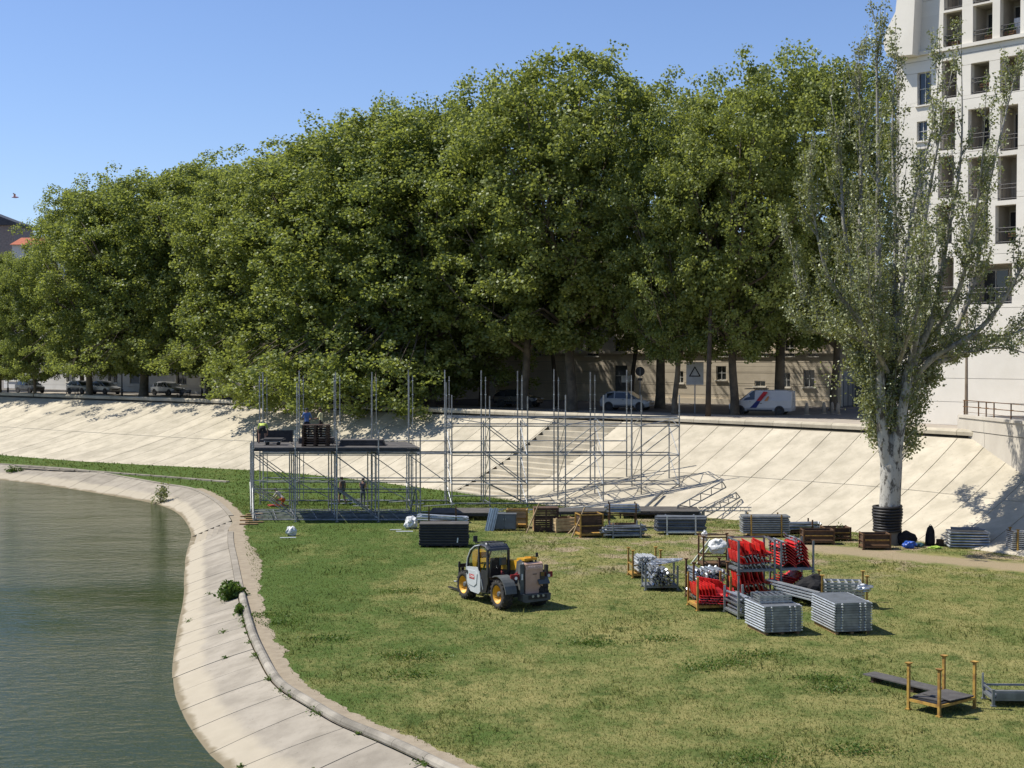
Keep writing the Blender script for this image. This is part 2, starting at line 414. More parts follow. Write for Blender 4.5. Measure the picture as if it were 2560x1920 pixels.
def catmull(P, per=12):
    P = [np.array(p, float) for p in P]; P = [2 * P[0] - P[1]] + P + [2 * P[-1] - P[-2]]
    out = []
    for i in range(1, len(P) - 2):
        for k in range(per):
            t = k / per
            out.append(0.5 * ((2 * P[i]) + (-P[i - 1] + P[i + 1]) * t + (2 * P[i - 1] - 5 * P[i] + 4 * P[i + 1] - P[i + 2]) * t * t
                              + (-P[i - 1] + 3 * P[i] - 3 * P[i + 1] + P[i + 2]) * t ** 3))
    out.append(P[-2]); return np.array(out)
class Strip:
    """A band between a lower and an upper line, run in metres u along it."""
    def __init__(s, pairs, z0, z1, bend, per=12):
        A = catmull([p[0] for p in pairs], per); B = catmull([p[1] for p in pairs], per)
        mid = (A + B) / 2; d = np.r_[0, np.cumsum(np.linalg.norm(np.diff(mid, axis=0), axis=1))]
        s.A, s.B, s.d, s.L = A, B, d, d[-1]; s.z0, s.z1, s.bend = z0, z1, bend
        s.knots = [d[min(i * per, len(d) - 1)] for i in range(len(pairs))]
    def lo(s, u): return np.array([np.interp(u, s.d, s.A[:, k]) for k in (0, 1)])
    def hi(s, u): return np.array([np.interp(u, s.d, s.B[:, k]) for k in (0, 1)])
    def z(s, t): return s.z0 + (s.z1 - s.z0) * ((1 - s.bend) * t + s.bend * t * abs(t))
    def p(s, u, t, dz=0.0):
        a = s.lo(u); b = s.hi(u); q = a + (b - a) * t
        return (q[0], q[1], s.z(t) + dz)
    def sheet(s, mb, u0, u1, t0, t1, nu, nt, dz, skirt=0.0):
        o = len(mb.v)
        us = np.linspace(u0, u1, nu + 1); ts = np.linspace(t0, t1, nt + 1)
        for u in us:
            for t in ts: mb.v.append(s.p(u, t, dz))
        w = nt + 1
        for i in range(nu):
            for j in range(nt):
                mb.f.append((o + i * w + j, o + (i + 1) * w + j, o + (i + 1) * w + j + 1, o + i * w + j + 1))
        if skirt:
            rim = [i * w for i in range(nu + 1)] + [nu * w + j for j in range(1, w)] + \
                  [i * w + nt for i in range(nu - 1, -1, -1)] + [j for j in range(nt - 1, 0, -1)]
            b = len(mb.v)
            for r in rim:
                v = mb.v[o + r]; mb.v.append((v[0], v[1], v[2] - skirt))
            n = len(rim)
            for i in range(n):
                mb.f.append((o + rim[i], o + rim[(i + 1) % n], b + (i + 1) % n, b + i))
        return mb
# ================================================================== THE SETTING
def xy(px, py, z=0.0):
    p = at_z(px, py, z); return (p.x, p.y)
# ---- embankment: paved slope between lawn and quay, a stair let into it
EMB = Strip([((-150, 222), (-139, 232)), ((-88, 168), (-77, 178.5)), ((-69, 151), (-58.2, 161.5)), ((-40, 125.9), (-28.3, 136.2)), ((-18.3, 112.7), (-10.6, 119.0)),
             ((-4.1, 96.9), (3.5, 105.8)), ((2.2, 88.3), (10.8, 99.4)), ((15.5, 77.8), (23.4, 85.6)),
             ((22.3, 68.1), (30.5, 74.5)), ((30, 54), (39, 59)), ((40, 36), (50, 40))], 0.0, QUAY, 0.30)
kE = EMB.knots[5]; ST0, ST1 = kE + 0.2, kE + 6.6
def no_stairs(u0, u1):
    """pieces of [u0,u1] outside the stair"""
    out = []
    if u0 < ST0: out.append((u0, min(u1, ST0)))
    if u1 > ST1: out.append((max(u0, ST1), u1))
    return [q for q in out if q[1] - q[0] > 0.15]
mb = MB()
for a, b in ((0, ST0), (ST1, EMB.L)):
    EMB.sheet(mb, a, b, -0.04, 1.0, max(2, int((b - a) / 2)), 8, -0.05)
for u, sgn in ((ST0, 1), (ST1, -1)):                     # cheek walls of the stair
    rows = [(EMB.p(u, t, -0.02), EMB.p(u, t, -0.75)) for t in np.linspace(0, 1, 9)]
    o = len(mb.v)
    for a, b in rows: mb.v += [a, b]
    for i in range(8): mb.f.append((o + 2 * i, o + 2 * i + 2, o + 2 * i + 3, o + 2 * i + 1))
emb = struct('embankment', mb, MATS['joint'])
u = 0.4; cols = []
while u < EMB.L - 3:
    wdt = 2.15 + rnd.uniform(-0.10, 0.10); cols.append((u, u + wdt)); u += wdt
for i, (a, b) in enumerate(cols):
    for (a2, b2) in no_stairs(a, b):
        for (t0, t1) in ((-0.02, 0.47), (0.47, 0.955)):
            m2 = MB(); g = 0.024
            EMB.sheet(m2, a2 + g, b2 - g, t0 + 0.0030, t1 - 0.0030, 2, 4, rnd.uniform(-0.008, 0.008), 0.07)
            o = link('slab', m2.mesh('slab', MATS['slab']), emb)
for k in range(16):                                      # stair steps, each a block
    t0, t1 = k / 16, (k + 1) / 16; z = EMB.z(t0 + 0.012) + 0.02
    if k == 0: z = 0.10
    q = [EMB.p(ST0 + 0.01, t0)[:2], EMB.p(ST1 - 0.01, t0)[:2], EMB.p(ST1 - 0.01, t1 + 0.004)[:2], EMB.p(ST0 + 0.01, t1 + 0.004)[:2]]
    m2 = MB().prism(q, z - 0.75, z, 'z'); link('step', m2.mesh('step', MATS['slab']), emb)
def sweep(S, side, u0, u1, prof, n, off=0.0, z0=0.0):
    """profile (across, up) swept along the upper ('hi') or lower line of a Strip"""
    f = S.hi if side == 'hi' else S.lo; g = S.lo if side == 'hi' else S.hi
    rings = []
    for u in np.linspace(u0, u1, n + 1):
        p = f(u); t = f(min(u + .3, S.L)) - f(max(u - .3, 0)); t /= np.linalg.norm(t)
        nrm = np.array([t[1], -t[0]])
        if np.dot(nrm, g(u) - p) > 0: nrm = -nrm             # points away from the strip
        rings.append([(p[0] + nrm[0] * (a + off), p[1] + nrm[1] * (a + off), z0 + h) for a, h in prof])
    return MB().loft(rings)
cop = [(-0.50, -0.10), (-0.52, 0.10), (-0.44, 0.20), (-0.30, 0.24), (0.10, 0.24), (0.16, 0.18), (0.16, -0.10)]
for i, (a, b) in enumerate(cols):
    if a > EMB.knots[8]: break
    link('coping_stone', sweep(EMB, 'hi', a + 0.012, b - 0.012, cop, 2, 0, QUAY - 0.02).mesh('coping_stone', MATS['slab']), emb)

# ---- quay: road and pavement behind the coping, reaching the horizon
hi = [EMB.hi(u) for u in np.linspace(0, EMB.knots[9], 60)]
def offs(d, n=60, u1=EMB.knots[9]):
    out = []
    for u in np.linspace(0, u1, n):
        p = EMB.hi(u); q = p - EMB.lo(u); q /= np.linalg.norm(q); out.append(p + q * d)
    return out
def band(mb, d0, d1, z):
    a, b = offs(d0), offs(d1); o = len(mb.v)
    for p, q in zip(a, b): mb.v += [(p[0], p[1], z), (q[0], q[1], z)]
    for i in range(len(a) - 1): mb.f.append((o + 2 * i, o + 2 * i + 2, o + 2 * i + 3, o + 2 * i + 1))
    return mb
struct('quay_promenade', band(MB(), 0.0, 9.0, QUAY), MATS['pavement'])
struct('quay_road', band(MB(), 8.9, 40.0, QUAY + 0.004), MATS['asphalt'])
mb = MB(); far = 5000
fp = offs(8.0)
mb.v = [(p[0], p[1], QUAY - 0.02) for p in fp] + [(60, -20, QUAY - 0.02), (far, -20, QUAY - 0.02), (far, far, QUAY - 0.02), (-far, far, QUAY - 0.02), (-far, 1200, QUAY - 0.02)]
bm = bmesh.new(); vs = [bm.verts.new(v) for v in mb.v]; bm.faces.new(vs); bmesh.ops.triangulate(bm, faces=bm.faces)
for f in bm.faces:
    if f.normal.z < 0: f.normal_flip()
me = bpy.data.meshes.new('ground'); bm.to_mesh(me); bm.free(); me.materials.append(MATS['asphalt'])
tag(link('ground', me), kind='structure')
# painted kerb line between promenade and road
link('kerb', band(MB(), 8.7, 8.95, QUAY + 0.0).mesh('kerb', MATS['kerb'])).name = 'road_kerb'
bpy.data.objects['road_kerb']['kind'] = 'structure'

# ---- river bank: paved slope between lawn and water
lipw = [((1400, 2080), (1050, 2300)), ((1087, 1920), (770, 2085)), ((959, 1859), (650, 2010)), ((847, 1812), (562, 1920)), ((775, 1770), (520, 1882)),
        ((701, 1724), (470, 1812)), ((670, 1689), (450, 1770)), ((647, 1646), (434, 1722)), ((624, 1596), (432, 1665)), ((610, 1550), (440, 1600)),
        ((597, 1496), (449, 1545)), ((588, 1450), (459, 1494)), ((579, 1400), (461, 1440)), ((571, 1357), (464, 1396)), ((572, 1322), (471, 1366)),
        ((580, 1302), (478, 1343)), ((553, 1268), (471, 1315)), ((522, 1244), (445, 1284)), ((475, 1222), (400, 1263)), ((411, 1211), (335, 1249)),
        ((348, 1200), (270, 1238)), ((285, 1189), (205, 1227)), ((221, 1178), (140, 1217)), ((142, 1170), (60, 1206)), ((38, 1163), (-45, 1194)),
        ((-100, 1154), (-190, 1182)), ((-400, 1138), (-520, 1160))]
pairs = [((9, -6), (16, -2)), ((1.5, 11), (7, 15))] + [(xy(*wt, RIVER), xy(*lp)) for lp, wt in lipw]
BANK = Strip(pairs, RIVER, 0.0, -0.18)
kS = BANK.knots[17]; BS0, BS1 = BANK.knots[16] - 0.1, BANK.knots[17] + 0.1
mb = MB()
for a, b in ((0, BS0), (BS1, BANK.L)):
    BANK.sheet(mb, a, b, -0.35, 1.0, max(2, int((b - a) / 1.2)), 6, -0.05)
for u in (BS0, BS1):
    o = len(mb.v)
    for t in np.linspace(-0.2, 1, 7): mb.v += [BANK.p(u, t, -0.02), BANK.p(u, t, -0.6)]
    for i in range(6): mb.f.append((o + 2 * i, o + 2 * i + 2, o + 2 * i + 3, o + 2 * i + 1))
bank = struct('river_bank', mb, MATS['joint'])
u = 0.3
bcols = []
while u < BANK.L - 3:
    wdt = 2.2 + rnd.uniform(-0.35, 0.35); bcols.append((u, u + wdt)); u += wdt
for a, b in bcols:
    parts_ = []
    if a < BS0: parts_.append((a, min(b, BS0)))
    if b > BS1: parts_.append((max(a, BS1), b))
    for a2, b2 in parts_:
        if b2 - a2 < 0.15: continue
        m2 = MB(); BANK.sheet(m2, a2 + 0.020, b2 - 0.020, -0.35, 0.985, 3, 6, rnd.uniform(-0.006, 0.006), 0.07)
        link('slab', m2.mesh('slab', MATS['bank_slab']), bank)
for k in range(7):
    t0, t1 = 1 - (k + 1) / 7, 1 - k / 7
    q = [BANK.p(BS0 + .01, t0)[:2], BANK.p(BS1 - .01, t0)[:2], BANK.p(BS1 - .01, t1 + .01)[:2], BANK.p(BS0 + .01, t1 + .01)[:2]]
    z = BANK.z(t0) + 0.02
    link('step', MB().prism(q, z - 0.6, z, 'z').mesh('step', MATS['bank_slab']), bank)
# rounded kerb along the lip, piece by piece, up to the bush
prof = [(0.02 + 0.14 * math.cos(th), 0.04 + 0.14 * math.sin(th)) for th in np.linspace(-0.6, math.pi + 0.6, 9)]
u = 0.2; end = BANK.knots[12] + 1.0
while u < end:
    L = rnd.uniform(1.3, 1.7)
    link('kerb_stone', sweep(BANK, 'hi', u + 0.006, min(u + L, end) - 0.006, prof, 2, 0.12, 0.0).mesh('kerb_stone', MATS['kerb'], False), bank); u += L
flat = [(-0.02, -0.03), (-0.02, 0.05), (0.26, 0.05), (0.26, -0.03)]
u = end + 0.05
while u < BANK.L - 4:
    L = 2.4
    if not (BS0 - 0.3 < u + L and u < BS1 + 0.3):
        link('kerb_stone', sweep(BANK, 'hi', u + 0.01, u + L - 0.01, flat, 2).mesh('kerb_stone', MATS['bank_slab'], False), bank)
    u += L

# ---- trodden earth beside the kerb
mb = MB(); a = []; r2 = random.Random(3)
us = np.arange(0, BANK.L, 0.12); o = 0
for i, u in enumerate(us):
    p = BANK.hi(u); t = BANK.hi(min(u + .4, BANK.L)) - BANK.hi(max(u - .4, 0)); n = np.array([t[1], -t[0]]); n /= np.linalg.norm(n)
    n = -n if np.dot(n, BANK.lo(u) - p) > 0 else n
    base = 0.85 + 0.5 * max(0, 1 - abs(u - BANK.knots[14]) / 9.0)
    if u > BANK.knots[20]: base = 0.25
    w_ = base + 0.20 * mnoise.noise((u * 0.7, 3.1, 0)) + 0.12 * mnoise.noise((u * 2.3, 7.1, 0)) + 0.10 * mnoise.noise((u * 6.3, 1.1, 0))
    mb.v += [(p[0] + n[0] * 0.0, p[1] + n[1] * 0.0, 0.006), (p[0] + n[0] * w_, p[1] + n[1] * w_, 0.006)]
for i in range(len(us) - 1): mb.f.append((2 * i, 2 * i + 2, 2 * i + 3, 2 * i + 1))
struct('dirt_path', mb, MATS['dirt'])
# pale edging stones of the footpath running through the far grass strip
for i in range(0, 14):
    a = at_z(40 + i * 38, 1166 + i * 2.6 + i * i * 0.02); b = at_z(40 + i * 38 + 36, 1166 + (i + .95) * 2.6 + (i + .95) ** 2 * 0.02)
    d = b - a; c = (a + b) / 2
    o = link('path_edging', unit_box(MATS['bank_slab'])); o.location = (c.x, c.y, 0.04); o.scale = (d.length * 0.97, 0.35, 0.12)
    o.rotation_euler = (0, 0, math.atan2(d.y, d.x)); tag(o, 'pale edging stone of the footpath in the far grass strip', 'edging stone', 'edging stones in the grass')

# ---- lawn
lip = [BANK.hi(u) for u in np.linspace(0, BANK.L, 140)]
foot = [EMB.p(u, 0.01)[:2] for u in np.linspace(EMB.L, 0, 90)]
poly = [tuple(p) for p in lip] + [(-160, 215)] + [p for p in foot[::-1]] + [(60, -10)]
LAWN_POLY = poly
bm = bmesh.new(); vs = [bm.verts.new((p[0], p[1], 0)) for p in poly]; f = bm.faces.new(vs)
bmesh.ops.triangulate(bm, faces=[f], ngon_method='EAR_CLIP')
for f in bm.faces:
    if f.normal.z < 0: f.normal_flip()
me = bpy.data.meshes.new('lawn'); bm.to_mesh(me); bm.free(); me.materials.append(MATS['lawn'])
tag(link('lawn', me), kind='structure')

# ---- river
me = bpy.data.meshes.new('river'); me.from_pydata([(-500, -80, RIVER), (40, -80, RIVER), (40, 420, RIVER), (-500, 420, RIVER)], [], [(0, 1, 2, 3)])
me.materials.append(MATS['water']); tag(link('river', me), kind='structure')

# ---- grass blades: short tufts all over the lawn, longer by the river and along the far strip
def inside(P, poly):
    x, y = P[:, 0], P[:, 1]; c = np.zeros(len(P), bool); pl = np.array(poly); j = len(pl) - 1
    for i in range(len(pl)):
        xi, yi = pl[i]; xj, yj = pl[j]
        if yi != yj:
            c ^= ((yi > y) != (yj > y)) & (x < (xj - xi) * (y - yi) / (yj - yi) + xi)
        j = i
    return c
rg = np.random.default_rng(5)
def near_lip(P):
    L = np.array([BANK.hi(u) for u in np.linspace(0, BANK.L, 420)]); d = np.full(len(P), 99.0)
    for k in range(0, len(L)): d = np.minimum(d, np.hypot(P[:, 0] - L[k, 0], P[:, 1] - L[k, 1]))
    return d
def tufts(n, ymin, ymax, hmin, hmax, wd, keep=None, name='grass'):
    Y = ymin + (ymax - ymin) * rg.random(n) ** 1.3; X = (rg.random(n) * 2 - 1) * (Y * 0.375 + 1.5)
    P = np.c_[X, Y]; ok = inside(P, LAWN_POLY)
    P = P[ok]; d = near_lip(P); P = P[d > 0.70 + 0.35 * rg.random(len(d))]
    if keep is not None: P = P[keep(P)]
    n = len(P); h = hmin + (hmax - hmin) * rg.random(n) ** 2; a = rg.random(n) * 6.283
    le = rg.normal(0, 0.5, (n, 2)) * h[:, None]; w2 = wd * (0.6 + 0.8 * rg.random(n)) * (0.5 + P[:, 1] / 60)
    V = np.zeros((n, 3, 3)); dx, dy = np.cos(a) * w2, np.sin(a) * w2
    V[:, 0, :2] = P + np.c_[dx, dy]; V[:, 1, :2] = P - np.c_[dx, dy]; V[:, 2, :2] = P + le
    V[:, :2, 2] = -0.01; V[:, 2, 2] = h
    return V.reshape(-1, 3)
def keep_patch(P):
    v = np.array([mnoise.noise((x * 0.33, y * 0.26, 1.7)) + 0.6 * mnoise.noise((x * 1.1, y * 0.9, 4.0)) for x, y in P])
    d = 0.63 * P[:, 0] + 0.777 * P[:, 1]
    return (v > 0.30) & ~((np.abs(d - 63) < 2.2) & (P[:, 0] > 9))
def off_track(P):
    d = 0.63 * P[:, 0] + 0.777 * P[:, 1]
    return ~((np.abs(d - 62.6) < 1.7) & (P[:, 0] > 10))
def far_strip(P): return (P[:, 1] > 84) & (P[:, 0] < 3)
V = np.concatenate([tufts(420000, 28, 92, 0.02, 0.075, 0.013, off_track), tufts(60000, 28, 80, 0.06, 0.20, 0.020, keep_patch),
                    tufts(70000, 84, 150, 0.04, 0.17, 0.026, far_strip)])
tag(link('grass', np_mesh('grass', V, 3, MATS['blades'])), 'short worn meadow grass growing over the riverside lawn', 'grass', kind='stuff')
# ================================================================== TREES AND PLANTS
def leaves(C, D, S, rng, up=0.5, jit=0.8, slim=0.62):
    """kite-shaped leaves at C, facing roughly D; returns quad vertices"""
    n = len(C)
    nrm = D + np.array([0, 0, up]) + rng.normal(0, jit, (n, 3)); nrm /= np.linalg.norm(nrm, axis=1)[:, None] + 1e-9
    t = np.cross(nrm, rng.normal(0, 1, (n, 3))); t /= np.linalg.norm(t, axis=1)[:, None] + 1e-9
    b = np.cross(nrm, t); S = S[:, None]
    V = np.stack([C - t * S * .55, C + b * S * .5 * slim + t * S * .05, C + t * S * .6, C - b * S * .5 * slim + t * S * .05], axis=1)
    return V.reshape(-1, 3)
def rdirs(n, rng):
    d = rng.normal(0, 1, (n, 3)); return d / np.linalg.norm(d, axis=1)[:, None]

def plane_tree(seed, zlo, ncl=860):
    """26 m plane tree at the origin, crown of many small leafy sprays: (trunk mesh, crown mesh)"""
    rng = np.random.default_rng(seed); rr = random.Random(seed)
    tb = MB(); top = Vector((rr.uniform(-.5, .5), rr.uniform(-.5, .5), 8.0)); kr = rr.uniform(.62, .9)
    tb.tube([(0, 0, -0.3), (0, 0, 0.25), (0.05, 0, 1.2), top * 0.45, top], [0.70 * kr, 0.54 * kr, 0.46 * kr, 0.42 * kr, 0.34 * kr], 10)
    low = zlo < 3; zc = (zlo + 26) / 2; hz = (26 - zlo) / 2
    def env(th, z):
        q = max(0.0, 1 - abs((z - zc) / hz) ** 2.3) ** 0.5; cx, cy = math.cos(th), math.sin(th)
        dist = mnoise.voronoi((cx * 1.75 + seed * 3.7, cy * 1.75, z * 0.27))[0][0]
        return 7.0 * q * (1 + 0.22 * mnoise.noise((cx * 1.1 + seed, cy * 1.1, z * 0.13))) * (1.14 - 0.42 * min(dist, .8) ** 1.3)
    C, D, S = [], [], []
    def cluster(c, out, R_, dens=1.0, s0=.14, s1=.13):
        m = int(118 * R_ ** 1.5 * dens * rr.uniform(.7, 1.25)); d = rdirs(m, rng)
        q = np.array(c) + d * (rng.random(m) ** 0.5)[:, None] * R_ * np.array([1.05, 1.05, 0.95])
        C.append(q); D.append(d * .7 + np.array(out) * .35); S.append(s0 + s1 * rng.random(m))
    for k in range(ncl):
        th = rr.uniform(0, 6.283); v = rr.random(); z = zlo + (26 - zlo) * (v * .97 + .015)
        f = 1 - .34 * rr.random() ** 2; r = env(th, z) * f
        cluster((r * math.cos(th), r * math.sin(th), z + rr.uniform(-.4, .4)), (math.cos(th), math.sin(th), .25), rr.uniform(.45, .98))
    for k in range(130 if low else 60):                                    # filling around the limbs inside the crown
        th = rr.uniform(0, 6.283); z = rr.uniform(zlo + 2, 23.5); r = env(th, z) * rr.uniform(.05, .62)
        cluster((r * math.cos(th), r * math.sin(th), z), (math.cos(th), math.sin(th), 0), rr.uniform(.8, 1.3), .5, .24, .16)
    for k in range(22):
        th = k * 2.39996 + rr.uniform(-.4, .4); z = zlo + 2 + (22 - zlo) * rr.random(); r = env(th, z) * .8
        lc = Vector((r * math.cos(th), r * math.sin(th), z)); p0 = top * (rr.uniform(4.6, 8) / 8) if z < 12 else top + Vector((0, 0, rr.uniform(0, 4)))
        pm = p0.lerp(lc, .5) + Vector((math.cos(th), math.sin(th), 0)) * .5 + Vector((0, 0, -.3 if z > 8 else .9))
        tb.tube([p0, p0.lerp(pm, .55), pm, lc], [.17 * kr + .03, .14 * kr + .02, .10, .04], 6)
        for j in range(3):
            d = rdirs(1, rng)[0]; tb.tube([pm.lerp(lc, .3 + .3 * j), lc + Vector(d) * 1.6], [.05, .012], 4, False)
    tb.tube([top, top + Vector((rr.uniform(-.6, .6), rr.uniform(-.6, .6), 7)), top + Vector((rr.uniform(-1, 1), rr.uniform(-1, 1), 15))], [.3 * kr, .2 * kr, .05], 7)
    for k in range(52):                                     # leafy tufts standing out of the upper outline
        th = rr.uniform(0, 6.283); z = rr.uniform(14, 25.5); r = env(th, z); o_ = rr.uniform(.2, 1.5)
        cluster((r * math.cos(th) + o_ * math.cos(th), r * math.sin(th) + o_ * math.sin(th), z + rr.uniform(.3, 2.1)), (math.cos(th), math.sin(th), .3), rr.uniform(.65, 1.2), .8)
    for k in range(30):                                     # shoots breaking the top outline
        th = rr.uniform(0, 6.283); z = rr.uniform(19, 25.4); r = env(th, z) * rr.uniform(.4, 1.0); m = 34; L = rr.uniform(.5, 1.3)
        C.append(np.array([r * math.cos(th), r * math.sin(th), z + .3]) + np.c_[rng.normal(0, .3, m), rng.normal(0, .3, m), rng.random(m) * L]); D.append(rdirs(m, rng)); S.append(.15 + .13 * rng.random(m))
    if low:                                                 # drooping outer sprays hanging towards the ground
        for k in range(70):
            th = rr.uniform(0, 6.283); r = rr.uniform(4.2, 9.0); z = rr.uniform(zlo + .3, 6.5)
            cluster((r * math.cos(th), r * math.sin(th), z), (math.cos(th), math.sin(th), -.2), rr.uniform(.45, .85), 1.0)
            if k % 3 == 0: tb.tube([(1.8 * math.cos(th), 1.8 * math.sin(th), z + 3.4), (r * .6 * math.cos(th), r * .6 * math.sin(th), z + 2.6), (r * math.cos(th), r * math.sin(th), z)], [.07, .05, .015], 4, False)
    if zlo < 2:                                             # long sprays reaching out and down over the embankment
        for k in range(60):
            th = rr.uniform(3.35, 4.5); r = rr.uniform(4.8, 9.0); z = rr.uniform(-.3, 4.5)
            cluster((r * math.cos(th), r * math.sin(th), z), (math.cos(th), math.sin(th), -.2), rr.uniform(.45, .9), 1.0)
            if k % 3 == 0: tb.tube([(1.8 * math.cos(th), 1.8 * math.sin(th), z + 3.8), (r * .6 * math.cos(th), r * .6 * math.sin(th), z + 2.8), (r * math.cos(th), r * math.sin(th), z)], [.07, .05, .015], 4, False)
    C, D, S = map(np.concatenate, (C, D, S))
    ok = (C[:, 2] > zlo - .5) | ((C[:, 0] + C[:, 1] < -5.6) & (zlo < 2)); C, D, S = C[ok], D[ok], S[ok]
    return tb.mesh('plane_trunk', planebark, True), np_mesh('plane_crown', leaves(C, D, S, rng, 0.30, 0.95, 0.95), 4, MATS['plane_leaf'])
PT_LOW = [plane_tree(s, .9) for s in (3, 8, 15)]
PT_MED = [plane_tree(s, 2.7) for s in (27, 71, 44)]
PT_HIGH = [plane_tree(s, 4.7, 640) for s in (21, 34, 55)]
def put_tree(i, px, py, topy, wide=1.0, label=None, low=True, group=None, toward=0.0):
    p = at_z(px, py, QUAY); top = at_y(px, topy, p.y).z; h = (top - QUAY) / 26.8
    t, c = (PT_HIGH, PT_LOW, PT_MED)[low][i % 3]
    T = Thing('plane_tree', label, 'tree', (p.x - .7 * toward, p.y - .7 * toward, QUAY), rnd.uniform(-.35, .35) if low == 1 else rnd.uniform(0, 6.28), group or 'plane trees along the quay')
    T.o.scale = (h * wide, h * wide, h)
    T.share('trunk', t); T.share('crown', c); return T
for k, (px, py, ty, wd, low, lb) in enumerate([
        (14, 985, 628, 1.1, 2, 'plane tree by the thin posts at the far quay end'), (104, 988, 640, 1.05, 2, 'lower plane tree beside the grey far car'),
        (240, 991, 462, 1.02, 2, 'plane tree whose trunk hides part of the silver far car'), (376, 993, 432, 1.28, 2, 'plane tree standing between the two far benches'),
        (538, 995, 405, 1.25, 2, 'plane tree rising over the bench and silver car'), (640, 1000, 402, 1.25, 2, 'plane tree above the river end of the stage deck'),
        (748, 1003, 378, 1.3, 2, 'plane tree with low branches above the bent worker'), (860, 1008, 335, 1.38, 1, 'plane tree with low branches behind the pallet stack on deck'),
        (985, 1013, 275, 1.40, 1, 'plane tree with foliage hanging lowest over the paved slope'), (1105, 1016, 268, 1.30, 1, 'plane tree over the gap between stage and rear scaffold'),
        (1211, 1014, 232, 1.15, 0, 'plane tree over the top of the paved stair'), (1311, 1025, 210, 1.12, 0, 'plane tree with dark trunk beside the dark hatchback'),
        (1429, 1027, 118, 1.08, 0, 'tallest plane tree with a broad pale trunk'), (1650, 1021, 205, 1.0, 0, 'plane tree behind the white car with dark roof'),
        (1687, 1035, 300, 0.85, 0, 'shorter plane tree beside the warning sign'), (1836, 1037, 212, 0.95, 0, 'plane tree before the front of the white van'),
        (1949, 1029, 146, 1.0, 0, 'plane tree rising behind the white van'), (2085, 1026, 140, 0.98, 0, 'plane tree beside the dark gateway')]):
    put_tree(k, px, py, ty, wd, lb, low, None, 1.3 if 700 < px < 1120 else (.8 if px < 700 else 0))
for k, (px, py, ty, wd, low) in enumerate([(-70, 977, 650, 1.0, 2), (205, 978, 500, .9, 0), (330, 979, 450, 1.0, 0), (470, 982, 412, 1.0, 0), (690, 988, 415, 1.0, 0),
                                      (930, 998, 300, 1.0, 0), (1060, 1000, 262, 1.0, 0)]):
    put_tree(k + 2, px, py, ty, wd, 'tall plane tree of the back row beyond the quay road', low, 'plane trees of the back row')
# slim bare-stemmed young trees under the big crowns
def slim_tree(px, py, lean, h, lab):
    p = at_z(px, py, QUAY); T = Thing('young_tree', lab, 'tree', p)
    T.mesh('trunk', MB().tube([(0, 0, -.1), (lean * .3, 0, h * .35), (lean, 0, h * .8), (lean * 1.2, 0, h)], [.22, .18, .14, .06], 8), darkbark, True)
    rng = np.random.default_rng(int(px)); m = 900; d = rdirs(m, rng)
    C = np.array([lean * 1.2, 0, h + 1.0]) + d * (rng.random(m) ** .4)[:, None] * np.array([2.3, 2.3, 2.4])
    T.share('crown', np_mesh('young_crown', leaves(C, d, 0.2 + .15 * rng.random(m), rng, .5, .8, .95), 4, MATS['plane_leaf']))
slim_tree(1390, 1016, -0.5, 8.5, 'slim dark young tree between the black car and the broad trunk')
slim_tree(1770, 1041, 0.15, 9.0, 'slim straight young tree at the coping beside the warning sign')
slim_tree(1575, 1020, 0.9, 9.5, 'slim leaning young tree beside the white car')

